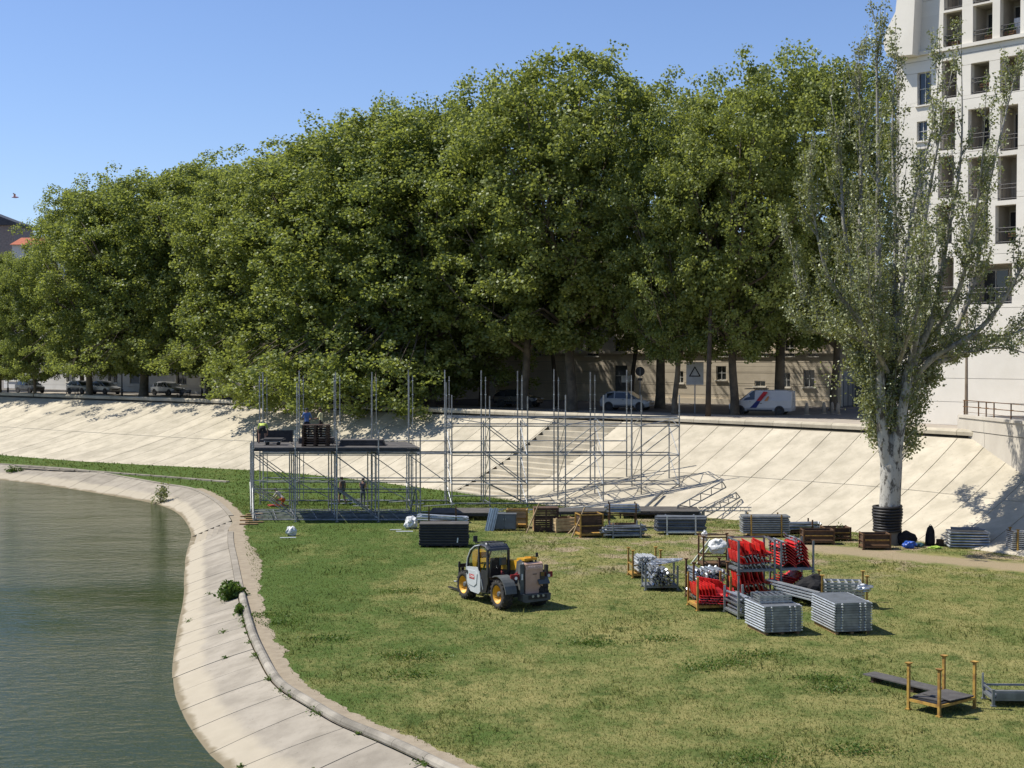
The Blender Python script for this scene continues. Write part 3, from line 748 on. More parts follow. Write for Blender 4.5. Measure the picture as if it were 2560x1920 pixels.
# ---- the big white poplar
def poplar():
    base = at_z(2222, 1362); Yb = base.y + 0.3; B0 = Vector((base.x, Yb, 0))
    T = Thing('white_poplar', 'tall white poplar with pale peeling trunk wrapped in black hose', 'tree', B0)
    rr = random.Random(77); rng = np.random.default_rng(77); tb = MB()
    def W(px, py, dy=0.0): return at_y(px, py, Yb + dy) - B0
    tb.tube([(0, 0, -.3), (0, 0, .15), W(2222, 1320), W(2226, 1230), W(2228, 1160), W(2229, 1120), W(2230, 1095), W(2230, 1070)],
            [0.82, 0.62, 0.53, 0.51, 0.54, 0.48, 0.34, 0.12], 16)
    C, D, S = [], [], []
    def leafy(p, d, n, sp, s0=0.088, s1=0.07):
        q = np.array(p) + rng.normal(0, sp, (n, 3)); C.append(q); D.append(rdirs(n, rng) + np.array([-.4, -.1, 0])); S.append(s0 + s1 * rng.random(n))
    leaders = [  # (pixel path from the fork, radius at the fork, depth offset at the tip)
        ([(2222, 1190), (2213, 1120), (2205, 1000), (2195, 850), (2200, 650), (2196, 420), (2192, 200), (2190, 40)], .34, -.4),
        ([(2230, 1190), (2233, 1120), (2230, 980), (2236, 860), (2262, 700), (2290, 500), (2330, 300), (2350, 130)], .27, .8),
        ([(2235, 1190), (2243, 1120), (2262, 1000), (2290, 900), (2330, 780), (2370, 600), (2400, 380), (2405, 60)], .33, -.6),
        ([(2260, 1010), (2300, 930), (2370, 850), (2430, 700), (2470, 500), (2510, 300), (2540, 170)], .22, .6),
        ([(2270, 960), (2340, 890), (2440, 830), (2530, 720), (2590, 560), (2620, 360)], .20, -1.2),
        ([(2280, 930), (2380, 890), (2500, 850), (2600, 800), (2680, 700)], .16, .6),
        ([(2205, 1020), (2175, 900), (2140, 760), (2110, 560), (2095, 380), (2080, 240)], .22, .5),
        ([(2200, 960), (2165, 820), (2150, 650), (2150, 450), (2145, 250), (2150, 130)], .18, 1.2),
        ([(2195, 900), (2140, 800), (2080, 700), (2040, 560), (2020, 420)], .16, -1.0),
        ([(2195, 930), (2130, 860), (2060, 800), (2000, 720), (1975, 600)], .14, .8),
        ([(2205, 880), (2120, 840), (2040, 830), (1975, 780)], .12, -1.2),
        ([(2230, 900), (2236, 760), (2240, 560), (2236, 320), (2245, 110)], .2, 1.6),
        ([(2250, 1000), (2285, 850), (2305, 700), (2320, 520), (2345, 330), (2380, 180)], .2, -1.6),
        ([(2340, 830), (2400, 720), (2430, 560), (2455, 420), (2470, 250)], .14, -1.8),
        ([(2300, 900), (2420, 880), (2520, 870), (2600, 900)], .11, -1.5),
        ([(2232, 990), (2240, 900), (2255, 800), (2280, 660), (2300, 480)], .18, 2.1), ([(2230, 1010), (2222, 930), (2205, 850), (2180, 720), (2165, 560)], .18, 2.3),
        ([(2245, 980), (2275, 900), (2330, 840), (2390, 740), (2420, 600)], .16, 2.0), ([(2228, 960), (2245, 890), (2290, 850), (2320, 800)], .12, 2.4),
        ([(2226, 980), (2200, 920), (2150, 890), (2110, 850)], .12, 2.2), ([(2240, 950), (2290, 920), (2360, 900), (2430, 880)], .12, 1.9),
        ([(2222, 940), (2190, 860), (2170, 740), (2165, 600)], .14, -1.9), ([(2240, 930), (2270, 850), (2300, 740), (2310, 600)], .14, -2.0)]
    for path, r0, dep in leaders:
        n = len(path); pts = [W(x + rr.uniform(-6, 6), y, dep * 2.9 * (i / (n - 1)) ** .8) for i, (x, y) in enumerate(path)]
        fine = [Vector(q) for q in catmull([tuple(p) for p in pts], 6)]
        m = len(fine); rad = [max(0.018, r0 * (1 - i / (m - 1)) ** 0.9) for i in range(m)]
        tb.tube(fine, rad, 8)
        Ltot = sum((fine[i + 1] - fine[i]).length for i in range(m - 1))
        nb = int(Ltot * (3.3 if path[-1][0] < 2260 else 2.8))
        for k in range(nb):
            f = 0.16 + 0.84 * rr.random(); i = min(m - 2, int(f * (m - 1))); p0 = fine[i].lerp(fine[i + 1], rr.random())
            t = (fine[i + 1] - fine[i]).normalized(); a = rr.uniform(0, 6.283); sp = rr.uniform(.30, .75)
            side = Vector((math.cos(a), math.sin(a), 0)); L = rr.uniform(1.0, 3.4) * (1.15 - 0.55 * f)
            d0 = (t + side * sp).normalized(); d1 = (t * .6 + Vector((0, 0, .9)) + side * sp * .35).normalized()
            p1 = p0 + d0 * L * .5; p2 = p1 + d1 * L * .5
            tb.tube([p0, p1, p2], [min(rad[i] * .6, .035), .02, .008], 4, False)
            dens = 1.0 if p0.z > 17 else 1.2
            for q in range(int(L * 5 * dens)):
                g = .2 + .8 * rr.random(); c = p0.lerp(p1, g * 2) if g < .5 else p1.lerp(p2, g * 2 - 1)
                leafy(c, None, rr.randint(6, 10), .13)
    # leafy sprouts hugging the lower trunk on both sides
    for sx, xa, ya, xb, yb, wa, nn in ((-1, 2158, 880, 2194, 1110, 44, 80), (1, 2302, 900, 2270, 1125, 42, 80), (-1, 2120, 800, 2185, 960, 60, 70), (1, 2300, 800, 2320, 960, 70, 60)):
        for k in range(nn):
            v = rr.random(); y = ya + (yb - ya) * v; x = xa + (xb - xa) * v + rr.uniform(-1, 1) * wa * (1 - .75 * v)
            if (x - 2228) * sx < 26: x = 2228 + sx * rr.uniform(27, 45)
            p = W(x, y, rr.uniform(-.5, 1.6)); leafy(p, None, rr.randint(26, 44), .22, .10, .07)
            if k % 2: tb.tube([W(2228 + sx * 18, y + 40, .1), p], [.03, .008], 4, False)
    for x, y in ((2100, 930), (2088, 950)): leafy(W(x, y), None, 60, .5)
    C, D, S = map(np.concatenate, (C, D, S))
    T.mesh('trunk', tb, MATS['poplar_bark'], True)
    T.share('crown', np_mesh('poplar_crown', leaves(C, D, S, rng, .35, .9, .75), 4, MATS['poplar_leaf']))
    # black corrugated hose wound round the foot of the trunk
    hp = []; turns = 9
    for k in range(turns * 22 + 1):
        th = k * 2 * math.pi / 22; z = 0.62 + 1.28 * k / (turns * 22); rad = 0.66 + 0.03 * math.sin(z * 5)
        hp.append((rad * math.cos(th), rad * math.sin(th), z + .03 * math.sin(th)))
    solo('drainage_hose', MB().tube(hp, .072, 8), hose_m, 'black corrugated hose coiled around the foot of the white poplar', 'hose', B0, smooth=True)
poplar()

# ---- bushes, shrubs and weeds
def bush(name, lab, loc, rad, n, size, m, seed, stems=6, cat='bush', up=.5, group=None):
    rng = np.random.default_rng(seed); rr = random.Random(seed)
    T = Thing(name, lab, cat, loc, 0, group); C = []; sb = MB()
    for k in range(max(4, n // 60)):
        d = rdirs(1, rng)[0]; d[2] = abs(d[2]); c = d * np.array(rad) * rr.uniform(.35, .8); c[2] += .08
        C.append(c + rng.normal(0, 1, (60, 3)) * np.array(rad) * .2)
        if k < stems: sb.tube([(0, 0, -.05), tuple(c * .5), tuple(c)], [.02, .014, .006], 4)
    C = np.concatenate(C); C[:, 2] = np.abs(C[:, 2])
    T.mesh('stems', sb, darkbark)
    T.share('foliage', np_mesh(name + '_foliage', leaves(C, rdirs(len(C), rng), size * (.7 + .6 * rng.random(len(C))), rng, up, .8, .8), 4, m))
b0 = BANK.p(BANK.knots[12] + .6, .93)
bush('fig_bush', 'dense green bush growing out of the kerb end above the river', (b0[0] - .1, b0[1], b0[2] - .1), (.60, .60, .66), 1700, .13, MATS['bush_leaf'], 4)
b1 = BANK.p(BANK.knots[11] + 1.4, .97)
bush('creeping_weed', 'green weeds trailing along the joint below the bush', b1, (.18, .9, .28), 500, .10, MATS['bush_leaf'], 9, 3, 'weed')
b2 = BANK.p(BANK.knots[20] + 0.5, .06)
bush('willow_shrub', 'sparse pale shrub rooted at the waterline of the far bank', b2, (.9, .8, 1.35), 420, .13, MATS['poplar_leaf'], 6, 14, 'shrub')
b3 = BANK.p(BANK.knots[26] - 2, .5)
bush('low_shrub', 'low dark shrub on the far river bank slabs', b3, (1.0, .6, .5), 360, .12, MATS['bush_leaf'], 12, 4, 'shrub')
for i, (px, py, s) in enumerate([(2098, 1352, .5), (2080, 1352, .35), (2200, 1336, .3)]):
    p = at_z(px, py); bush('tall_weed', ['tall thin weed behind the rusty stillage near the poplar', 'short weed beside the tall one near the poplar', 'weed at the poplar foot under the hose'][i], (p.x, p.y, 0), (.22, .22, s * 2), 150, .10, MATS['poplar_leaf'], 30 + i, 5, 'weed')
rr = random.Random(5)
def weed(name, lab, grp, loc, C, size, rng, up, m='bush_leaf'):
    T = Thing(name, lab, 'weed', loc, 0, grp); n = len(C)
    T.mesh('stem', MB().tube([(0, 0, -.03), (0, 0, .05)], .012, 5), darkbark)
    T.share('foliage', np_mesh(name, leaves(C, rdirs(n, rng) * .6, size * (.7 + .7 * rng.random(n)), rng, up, .6), 4, MATS[m]))
for i in range(30):        # small weeds in the joints of the river bank
    k = rr.uniform(BANK.knots[3], BANK.knots[13]); t = .985 if i % 5 else rr.uniform(.05, .9)
    j = min(bcols, key=lambda c: abs(c[0] - k)); uu = k if t > .95 else j[0]
    rng = np.random.default_rng(100 + i); n = 40
    C = np.array([0, 0, .03]) + rng.normal(0, 1, (n, 3)) * np.array([.07, .07, .035]) * rr.uniform(.6, 1.5); C[:, 2] = np.abs(C[:, 2])
    weed('joint_weed', 'small green weed growing in a joint of the river bank slabs', 'weeds in the bank joints', BANK.p(uu, t), C, .06, rng, .6)
for i, (px, py) in enumerate([(1000, 1640), (1050, 1645), (1020, 1690), (1820, 1660), (1755, 1672), (1890, 1640), (1660, 1600), (2090, 1725), (700, 1560), (1010, 1480), (820, 1600), (2070, 1700), (2140, 1880), (1900, 1900), (660, 1540), (1480, 1610)]):
    p = at_z(px, py); rng = np.random.default_rng(200 + i); n = 420
    C = rng.normal(0, 1, (n, 3)) * np.array([.45, .32, .05]); C[:, 2] = np.abs(C[:, 2]) + .02
    weed('clover_clump', 'dark green clump of weeds standing out of the dry lawn', 'weed clumps in the lawn', p, C, .06, rng, .8)
# ================================================================== BUILDINGS, WALLS, STREET
class Facade:
    """A wall plane: local x runs along it (left to right seen from the river), z up, -y outwards."""
    def __init__(s, name, label, org, d, zb, cat='building'):
        s.d = Vector((d[0], d[1], 0)).normalized(); s.org = Vector((org[0], org[1], zb))
        s.T = Thing(name, label, cat, s.org, math.atan2(s.d.y, s.d.x))
    def uv(s, px, py):
        r = ray(px, py); e = Vector((0, 0, EYE)); n = Vector((-s.d.y, s.d.x, 0))
        t = (s.org - e).dot(n) / r.dot(n); p = e + r * t
        return (p - s.org).dot(s.d), p.z - s.org.z
    def rect(s, x0, y0, x1, y1):
        a = s.uv((x0 + x1) / 2, y0); b = s.uv((x0 + x1) / 2, y1); l = s.uv(x0, (y0 + y1) / 2); r = s.uv(x1, (y0 + y1) / 2)
        return (l[0], r[0], b[1], a[1])
    def courses(s, u0, u1, zs, holes, m, name='stone_course', th=.35, g=.018):
        """horizontal courses with the openings cut out; zs: joint heights"""
        cuts = sorted(set([round(z, 3) for z in zs] + [round(h[2], 3) for h in holes] + [round(h[3], 3) for h in holes]))
        joints = set(round(z, 3) for z in zs)
        for z0, z1 in zip(cuts[:-1], cuts[1:]):
            if z1 <= zs[0] or z0 >= zs[-1] or z1 - z0 < .02: continue
            segs = [(u0, u1)]
            for h in holes:
                if h[2] < z1 - .005 and h[3] > z0 + .005:
                    new = []
                    for a, b in segs:
                        if h[0] > a: new.append((a, min(b, h[0])))
                        if h[1] < b: new.append((max(a, h[1]), b))
                    segs = [q for q in new if q[1] - q[0] > .02]
            zz0 = z0 + (g if z0 in joints else 0); zz1 = z1 - (g if z1 in joints else 0)
            for a, b in segs:
                s.T.box(name, ((a + b) / 2, th / 2, (zz0 + zz1) / 2), (b - a, th, zz1 - zz0), m)
    def window(s, h, depth=.18, bars=(1, 1), fr=.07, mf=None, sill=True):
        a, b, z0, z1 = h; mf = mf or winframe
        w_ = s.T.box('window', ((a + b) / 2, depth + .03, (z0 + z1) / 2), (b - a + .02, .03, z1 - z0 + .02), winglass)
        mb = MB(); y = depth - .01
        for x in (a + fr / 2, b - fr / 2): mb.box((x, y, (z0 + z1) / 2), (fr, .05, z1 - z0))
        for z in (z0 + fr / 2, z1 - fr / 2): mb.box(((a + b) / 2, y + .003, z), (b - a, .05, fr))
        for k in range(bars[0]): mb.box((a + (b - a) * (k + 1) / (bars[0] + 1), y - .003, (z0 + z1) / 2), (fr * .9, .05, z1 - z0))
        for k in range(bars[1]): mb.box(((a + b) / 2, y - .006, z0 + (z1 - z0) * (k + 1) / (bars[1] + 1)), (b - a, .05, fr * .7))
        s.T.mesh('frame', mb, mf, parent=w_)
        if sill: s.T.box('sill', ((a + b) / 2, -.02, z0 - .05), (b - a + .25, .22, .09), MATS['white_stone'], parent=w_)
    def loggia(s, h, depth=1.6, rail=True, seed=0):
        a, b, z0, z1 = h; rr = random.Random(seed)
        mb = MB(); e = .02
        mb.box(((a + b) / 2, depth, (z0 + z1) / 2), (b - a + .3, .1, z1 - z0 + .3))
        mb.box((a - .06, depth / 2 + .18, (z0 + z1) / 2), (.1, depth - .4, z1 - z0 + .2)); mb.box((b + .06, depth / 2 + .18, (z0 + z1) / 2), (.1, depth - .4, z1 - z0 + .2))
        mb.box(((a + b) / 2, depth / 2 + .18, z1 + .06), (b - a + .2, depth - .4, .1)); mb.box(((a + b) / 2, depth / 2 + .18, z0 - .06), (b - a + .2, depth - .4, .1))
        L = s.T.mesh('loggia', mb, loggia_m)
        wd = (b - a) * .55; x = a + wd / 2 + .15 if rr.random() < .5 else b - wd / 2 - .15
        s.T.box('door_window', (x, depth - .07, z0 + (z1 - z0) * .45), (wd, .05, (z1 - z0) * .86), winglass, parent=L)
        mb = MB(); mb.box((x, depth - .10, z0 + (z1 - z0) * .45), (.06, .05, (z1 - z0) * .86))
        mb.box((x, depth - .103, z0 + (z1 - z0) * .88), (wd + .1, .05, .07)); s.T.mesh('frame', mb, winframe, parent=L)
        if rail:
            mb = MB(); hr = z0 + 1.0
            for z in (hr, z0 + .75, z0 + .12): mb.tube([(a, .12, z), (b, .12, z)], .022, 5)
            k = max(2, int((b - a) / .22))
            for i in range(k + 1): mb.tube([(a + (b - a) * i / k, .12, z0), (a + (b - a) * i / k, .12, hr)], .012, 4)
            s.T.mesh('railing', mb, darkmetal)

# ---- pale classical apartment block behind the trees
F = Facade('stone_building', 'beige stone apartment block with coursed walls behind the plane trees', (-4.4, 146.6), (.80, -.60), QUAY)
H = []
for q in [(1690, 928, 1708, 958), (1253, 924, 1272, 956), (1465, 842, 1496, 890), (1535, 848, 1578, 882), (1620, 850, 1640, 884), (1886, 952, 1913, 966), (1955, 932, 1975, 968),
          (2008, 925, 2036, 968), (1330, 860, 1352, 890), (1790, 915, 1815, 950), (1895, 850, 1920, 890), (1960, 850, 1985, 890), (2020, 850, 2045, 890), (1800, 850, 1825, 890), (1215, 925, 1232, 955)]:
    H.append(F.rect(*q))
door = F.rect(1536, 914, 1568, 1010); door = (door[0], door[1], .02, door[3])
W_ = F.uv(2085, 960)[0]
zs = [0, .85, 1.9, 2.85, 3.8, 4.75, 5.7, 6.7, 7.7, 8.7, 9.7, 10.7, 11.7, 12.7, 13.7, 14.7]
upper = []
for k in range(16):
    for z in (8.3, 11.4): upper.append((1.2 + k * 2.45, 2.35 + k * 2.45, z, z + 1.9))
upper = [h for h in upper if h[1] < W_ - .4]
F.courses(0, W_, zs, H + upper + [door], MATS['stone'])
F.T.box('wall', (W_ / 2, 4.6, 7.35), (W_ - .05, 8.4, 14.68), loggia_m)
for h in H + upper: F.window(h, .18, (1, 1) if h[3] - h[2] > 1 else (1, 0))
dd = F.T.box('door', ((door[0] + door[1]) / 2, .2, (door[2] + door[3]) / 2), (door[1] - door[0], .06, door[3] - door[2] - .02), greypaint)
F.T.box('transom', ((door[0] + door[1]) / 2, .15, door[2] + (door[3] - door[2]) * .72), (door[1] - door[0], .05, .1), winframe, parent=dd)
for z in (4.72, 14.75): F.T.box('cornice', (W_ / 2, -.06, z), (W_ + .1, .30, .22), MATS['stone'])
F.T.box('roof', (W_ / 2, 4.5, 15.2), (W_ + .4, 9.6, .5), rust)
F.T.box('plinth', (W_ / 2, -.05, .25), (W_, .24, .5), MATS['stone'])
# dark gateway between the two buildings
G0 = Facade('gateway', 'dark gated passage between the stone block and the white tower', F.org.xy + F.d.xy * (W_ + .1), (.9, -.43), QUAY, 'gate')
G0.T.box('wall', (2.2, .9, 5.4), (4.4, .3, 4.6), MATS['stone'])
for x in (.25, 4.15): G0.T.box('pier', (x, .5, 1.55), (.5, .7, 3.1), MATS['stone'])
for k in range(9): G0.T.tube('bar', (.6 + k * .41, .5, 0), (.6 + k * .41, .5, 2.9), .03, darkmetal)
G0.T.box('back_wall', (2.2, 4.5, 1.5), (5, .2, 3.0), greypaint)

# ---- white tower at the right
TW = Facade('white_tower', 'white stone apartment tower with deep loggias beside the poplar', (25.4, 94.2), (.66, -.75), QUAY)
rects = [(2360, -60, 2406, 22), (2432, -80, 2475, 6), (2358, 28, 2405, 126), (2432, 10, 2481, 113), (2500, -10, 2551, 100), (2427, 155, 2473, 233), (2500, 140, 2550, 229),
         (2420, 270, 2474, 372), (2500, 262, 2545, 376), (2420, 392, 2472, 500), (2494, 388, 2542, 500), (2420, 512, 2470, 612), (2488, 512, 2540, 609), (2422, 660, 2530, 760),
         (2345, 645, 2384, 757), (2340, 512, 2380, 610), (2345, 390, 2385, 495), (2350, 270, 2388, 375), (2354, 150, 2392, 245), (2580, 130, 2640, 226), (2580, 258, 2640, 372), (2580, 384, 2640, 500), (2580, 512, 2640, 609), (2575, 660, 2640, 760), (2585, -30, 2640, 95)]
lg = [TW.rect(*q) for q in rects]
sw = [TW.rect(*q) for q in [(2293, 180, 2328, 262), (2292, 303, 2318, 352), (2292, 372, 2316, 425), (2296, 446, 2318, 500), (2296, 566, 2320, 620), (2298, 690, 2322, 745)]]
strip = TW.rect(2298, 838, 2528, 852)
WT = 15.2; HT = 34
zst = [0] + [TW.uv(2400, y)[1] for y in (1005, 946, 862, 772, 640, 505, 382, 250, 136, -15)] + [HT]
TW.courses(0, WT, sorted(zst), lg + sw + [strip], MATS['white_stone'], 'wall_panel', .4, .012)
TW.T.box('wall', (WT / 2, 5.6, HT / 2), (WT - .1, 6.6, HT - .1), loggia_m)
TW.T.box('side_wall', (.12, 4.5, HT / 2), (.25, 9.0, HT - .04), MATS['white_stone'])
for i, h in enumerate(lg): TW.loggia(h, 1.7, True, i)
for h in sw: TW.window(h, .2, (1, 1), .06)
TW.T.box('louvre', ((strip[0] + strip[1]) / 2, .3, (strip[2] + strip[3]) / 2), (strip[1] - strip[0] + .02, .05, strip[3] - strip[2] + .02), darkmetal)
cz = TW.uv(2262, 146)[1]
prof = [TW.uv(x, y) for x, y in [(2262, -70), (2262, 0), (2258, 35), (2246, 60), (2234, 82), (2228, 108), (2231, 130), (2242, 147), (2300, 141), (2310, -70)]]
TW.T.mesh('cornice', MB().prism(prof, -.9, .6, 'y'), MATS['white_stone'])
prof2 = [TW.uv(x, y) for x, y in [(2262, -70), (2262, 0), (2258, 35), (2246, 60), (2234, 82), (2228, 108), (2231, 130), (2242, 147)]]
for (x0, x1, y0, y1) in ((2300, 2560, 140, 128),):
    a = TW.uv(2242, 146); b = TW.uv(2600, 100)
    TW.T.box('ledge', (WT / 2, -.08, a[1]), (WT + .1, .24, .22), MATS['white_stone'])
for q, mcol in (((2517, 38, 2545, 98), (0.75, 0.76, 0.8)),):
    h = TW.rect(*q); o = TW.T.box('curtain', ((h[0] + h[1]) / 2, .9, (h[2] + h[3]) / 2), (h[1] - h[0], .06, h[3] - h[2]), mat('curtain_white', mcol))
rr = random.Random(8)
for i in (2, 3, 4, 5, 6, 11, 12):           # plants and clutter on the balconies
    h = lg[i]; mbp = MB(); C = []
    x = h[0] + (h[1] - h[0]) * rr.uniform(.25, .75)
    TW.T.box('planter', (x, .45, h[2] + .55), (.7, .25, .22), rust)
    rng = np.random.default_rng(i); n = 60; C = np.array([x, .45, h[2] + .8]) + rng.normal(0, 1, (n, 3)) * np.array([.25, .1, .15])
    TW.T.share('plant', np_mesh('balcony_plant', leaves(C, rdirs(n, rng), .12 + .08 * rng.random(n), rng), 4, MATS['bush_leaf']))

# ---- white buildings far along the quay, seen in the gaps under the crowns
WB = Facade('white_building', 'pale rendered block with grey shutters beyond the far parked cars', (-68, 190), (.76, -.65), QUAY)
holes = []
for k in range(17):
    for z in (1.0, 4.4, 7.6, 10.8):
        if (k * 7 + int(z)) % 5 != 0: holes.append((1.2 + k * 4.6, 3.2 + k * 4.6, z, z + 2.1))
WL = 80
WB.courses(0, WL, [0, .6, 3.9, 7.1, 10.3, 13.6], holes, MATS['white_render'], 'wall_panel', .4, .012)
WB.T.box('wall', (WL / 2, 4.6, 6.8), (WL - .1, 8.4, 13.5), loggia_m)
WB.T.box('roof', (WL / 2, 4.4, 13.95), (WL + .6, 9.8, .6), rust)
for i, h in enumerate(holes):
    if i % 4 == 3: WB.T.box('shutter', ((h[0] + h[1]) / 2, .16, (h[2] + h[3]) / 2), (h[1] - h[0] + .02, .06, h[3] - h[2] + .02), greypaint)
    else: WB.window(h, .2, (1, 0), .08)
# grey slate-roofed block and orange tiled house at the far left
def far_house(name, lab, px0, px1, ytop, yeave, Y, mwall, mroof, gable):
    a = at_y(px0, ytop, Y); b = at_y(px1, yeave, Y); zt = a.z - QUAY; ze = b.z - QUAY
    T = Thing(name, lab, 'building', (a.x, Y, QUAY)); wd = b.x - a.x
    T.box('wall', (wd / 2, 5, ze / 2), (wd, 10, ze), mwall)
    if gable: T.mesh('roof', MB().prism([(-.3, zt), (wd + .3, ze), (wd + .3, ze - .5), (-.3, ze - .5)], -.5, 10.5, 'y'), mroof)
    else: T.mesh('roof', MB().prism([(-.6, ze), (5, zt), (10.6, ze)], -.2, wd + .2, 'x'), mroof)
    for k in range(4):
        for z in (ze * .55, ze * .75):
            w_ = T.box('window', (wd * (.15 + .22 * k), -.01, z), (wd * .1, .06, 1.6), winglass)
            T.box('frame', (wd * (.15 + .22 * k), -.05, z + .84), (wd * .11, .05, .1), winframe, parent=w_)
far_house('slate_building', 'grey block with sloping dark roof above the far trees', -220, 36, 455, 556, 250, mat('taupe_wall', (.26, .22, .2)), mat('slate', (.06, .065, .075)), True)
far_house('tiled_house', 'house with orange tiled roof glimpsed between far crowns', 30, 170, 588, 612, 235, MATS['white_render'], mat('orange_tile', (.42, .12, .05)), False)

# ---- retaining wall of the ramp at the right, with its railing
wall0 = Vector((26.05, 82.6)); wd = Vector((.10, -1.0)).normalized(); wang = math.atan2(wd.y, wd.x)
T = Thing('retaining_wall', 'pale concrete retaining wall of the ramp cutting the paved slope', 'wall', (wall0.x, wall0.y, 0), wang)
LW = 34; nrm_y = 1
def wall_z(x): return 5.85 - x * .0
for k in range(10):
    a, b = k * 3.4, (k + 1) * 3.4
    T.box('wall_panel', ((a + b) / 2, .25, 1.55), (b - a - .03, .5, 6.8 if False else 6.86), MATS['wall_concrete'])
    T.box('parapet_panel', ((a + b) / 2, .22, 5.36), (b - a - .03, .52, .70), MATS['wall_concrete'])
    T.box('coping', ((a + b) / 2, .22, 5.80), (b - a - .015, .66, .16), MATS['wall_concrete'])
T.box('return_wall', (-.15, 3.2, 3.6), (.3, 6.4, 4.4), MATS['wall_concrete'])
me = bpy.data.meshes.new('ramp')
q = [Vector((0, .3, 5.2)), Vector((LW, .3, 5.2)), Vector((LW, 30, 5.2)), Vector((0, 9, 5.2))]
me.from_pydata(q, [], [(0, 1, 2, 3)]); me.materials.append(MATS['pavement'])
o = link('ramp', me); o.location = (wall0.x, wall0.y, 0); o.rotation_euler = (0, 0, wang); o['kind'] = 'structure'
T = Thing('wall_railing', 'brown metal railing on top of the retaining wall', 'railing', (wall0.x, wall0.y, 5.88), wang)
xs = [.15, 2.1, 3.1, 4.1] + [6.2 + 2.1 * k for k in range(10)]
for x in xs:
    T.box('post', (x, .22, .42), (.07, .05, .86), rust); T.box('bracket', (x + .14, .22, .5), (.28, .03, .03), rust)
for z in (.83, .47, .16): T.tube('rail', (0, .22, z), (LW - 1, .22, z), .024 if z > .2 else .012, rust)
T = Thing('lamp_post', 'tall tapered lamp post behind the ramp railing', 'lamp post', at_z(2417, 1052, QUAY + .3))
T.mesh('post', MB().tube([(0, 0, -.5), (0, 0, .3), (0, 0, 5), (0, 0, 8.6)], [.18, .15, .12, .09], 10), mat('pole_brown', (.24, .19, .13), (.17, .13, .09)), True)
T.box('lamp_head', (.35, 0, 8.6), (.9, .25, .12), darkmetal)

# ---- signs, bollards, bench, bird on the quay
p = at_z(1737, 1033, QUAY); T = Thing('warning_sign', 'grey board with a black warning triangle on a post by the trees', 'sign', p, -.25)
T.tube('post', (0, .04, -.1), (0, .04, 2.4), .045, galvd)
T.box('board', (0, 0, 3.05), (1.32, .05, 1.72), mat('sign_grey', (.42, .42, .41), (.36, .36, .35)))
mb = MB()
tri = [Vector((-.40, 0, 2.85)), Vector((.40, 0, 2.85)), Vector((0, 0, 3.55))]
for i in range(3):
    a, b = tri[i], tri[(i + 1) % 3]; d = (b - a); c = (a + b) / 2
    mb.box((c.x, -.033 - i * .002, c.z), (d.length + .05, .012, .085), (0, -math.atan2(d.z, d.x), 0))
T.mesh('triangle', mb, mat('sign_black', (.02, .018, .016)))
T.box('back_batten', (0, .04, 3.05), (.08, .04, 1.6), galvd)
p = at_z(1600, 1026, QUAY); T = Thing('round_sign', 'round road sign seen from behind on a thin post', 'sign', p)
T.tube('post', (0, 0, -.1), (0, 0, 3.4), .035, galvd)
T.mesh('disc', MB().lathe([(.001, -.02), (.36, -.02), (.38, 0), (.36, .02), (.001, .02)], 20, 'y'), darkmetal).location = (0, 0, 3.15)
T.box('plate', (0, -.03, 2.5), (.4, .03, .22), darkmetal)
p = at_z(1566, 1012, QUAY); T = Thing('door_notice', 'small white notice board hung by the stone block door', 'sign', p)
T.tube('post', (0, .03, 0), (0, .03, 2.5), .03, darkmetal); T.box('board', (0, 0, 2.3), (.9, .04, .6), whitebag)
for i, (px, py) in enumerate([(2017, 1037), (2080, 1034), (2095, 1036), (2060, 1034)]):
    p = at_z(px, py, QUAY); T = Thing('bollard', 'short tapered concrete bollard between the white van and the gateway', 'bollard', p, 0, 'bollards by the gateway')
    T.mesh('shaft', MB().lathe([(.001, -.05), (.17, -.05), (.15, .5), (.11, .78), (.06, .88), (.001, .9)], 14, 'z'), MATS['kerb'], True)
    T.mesh('foot', MB().lathe([(.001, -.05), (.21, -.05), (.2, .06), (.001, .07)], 14, 'z'), MATS['kerb'], True)
def bench(px, py, rz, lab):
    T = Thing('park_bench', lab, 'bench', at_z(px, py, QUAY), rz)
    for k in range(3): T.box('seat_slat', (0, -.15 + k * .15, .45), (1.7, .12, .04), darkmetal)
    for k in range(3): T.box('back_slat', (0, .27 + k * .03, .58 + k * .14), (1.7, .03, .11), darkmetal)
    for x in (-.7, .7):
        T.box('leg', (x, -.15, .22), (.06, .06, .44), darkmetal); T.box('leg', (x, .24, .42), (.06, .06, .84), darkmetal)
        T.box('armrest', (x, .02, .64), (.06, .5, .04), darkmetal)
bench(458, 997, -.6, 'dark slatted bench on the quay before the silver far car')
bench(180, 990, -.6, 'dark slatted bench on the quay near the white far car')
for i, (px, py, h) in enumerate([(305, 990, 5.2), (0, 984, 6), (20, 985, 5), (690, 1002, 4.6), (505, 990, 3)]):
    T = Thing('quay_post', 'slim dark street post among the far plane trees', 'post', at_z(px, py, QUAY), 0, 'street posts on the far quay')
    T.mesh('shaft', MB().tube([(0, 0, -.1), (0, 0, h)], [.07, .05], 8), darkmetal); T.mesh('base', MB().tube([(0, 0, -.1), (0, 0, .7), (0, 0, .75)], [.12, .11, .07], 8), darkmetal)
bp = at_y(37, 493, 120); T = Thing('gull', 'small pink-tinged bird gliding with spread wings in the sky', 'bird', bp, .3)
T.mesh('body', MB().loft([[(x, r * math.cos(t), r * .9 * math.sin(t)) for t in np.linspace(0, 6.283, 9)[:-1]] for x, r in ((-.28, .01), (-.2, .05), (0, .09), (.15, .08), (.25, .05), (.33, .01))]), mat('feather_pink', (.62, .42, .52), (.5, .3, .42)), True)
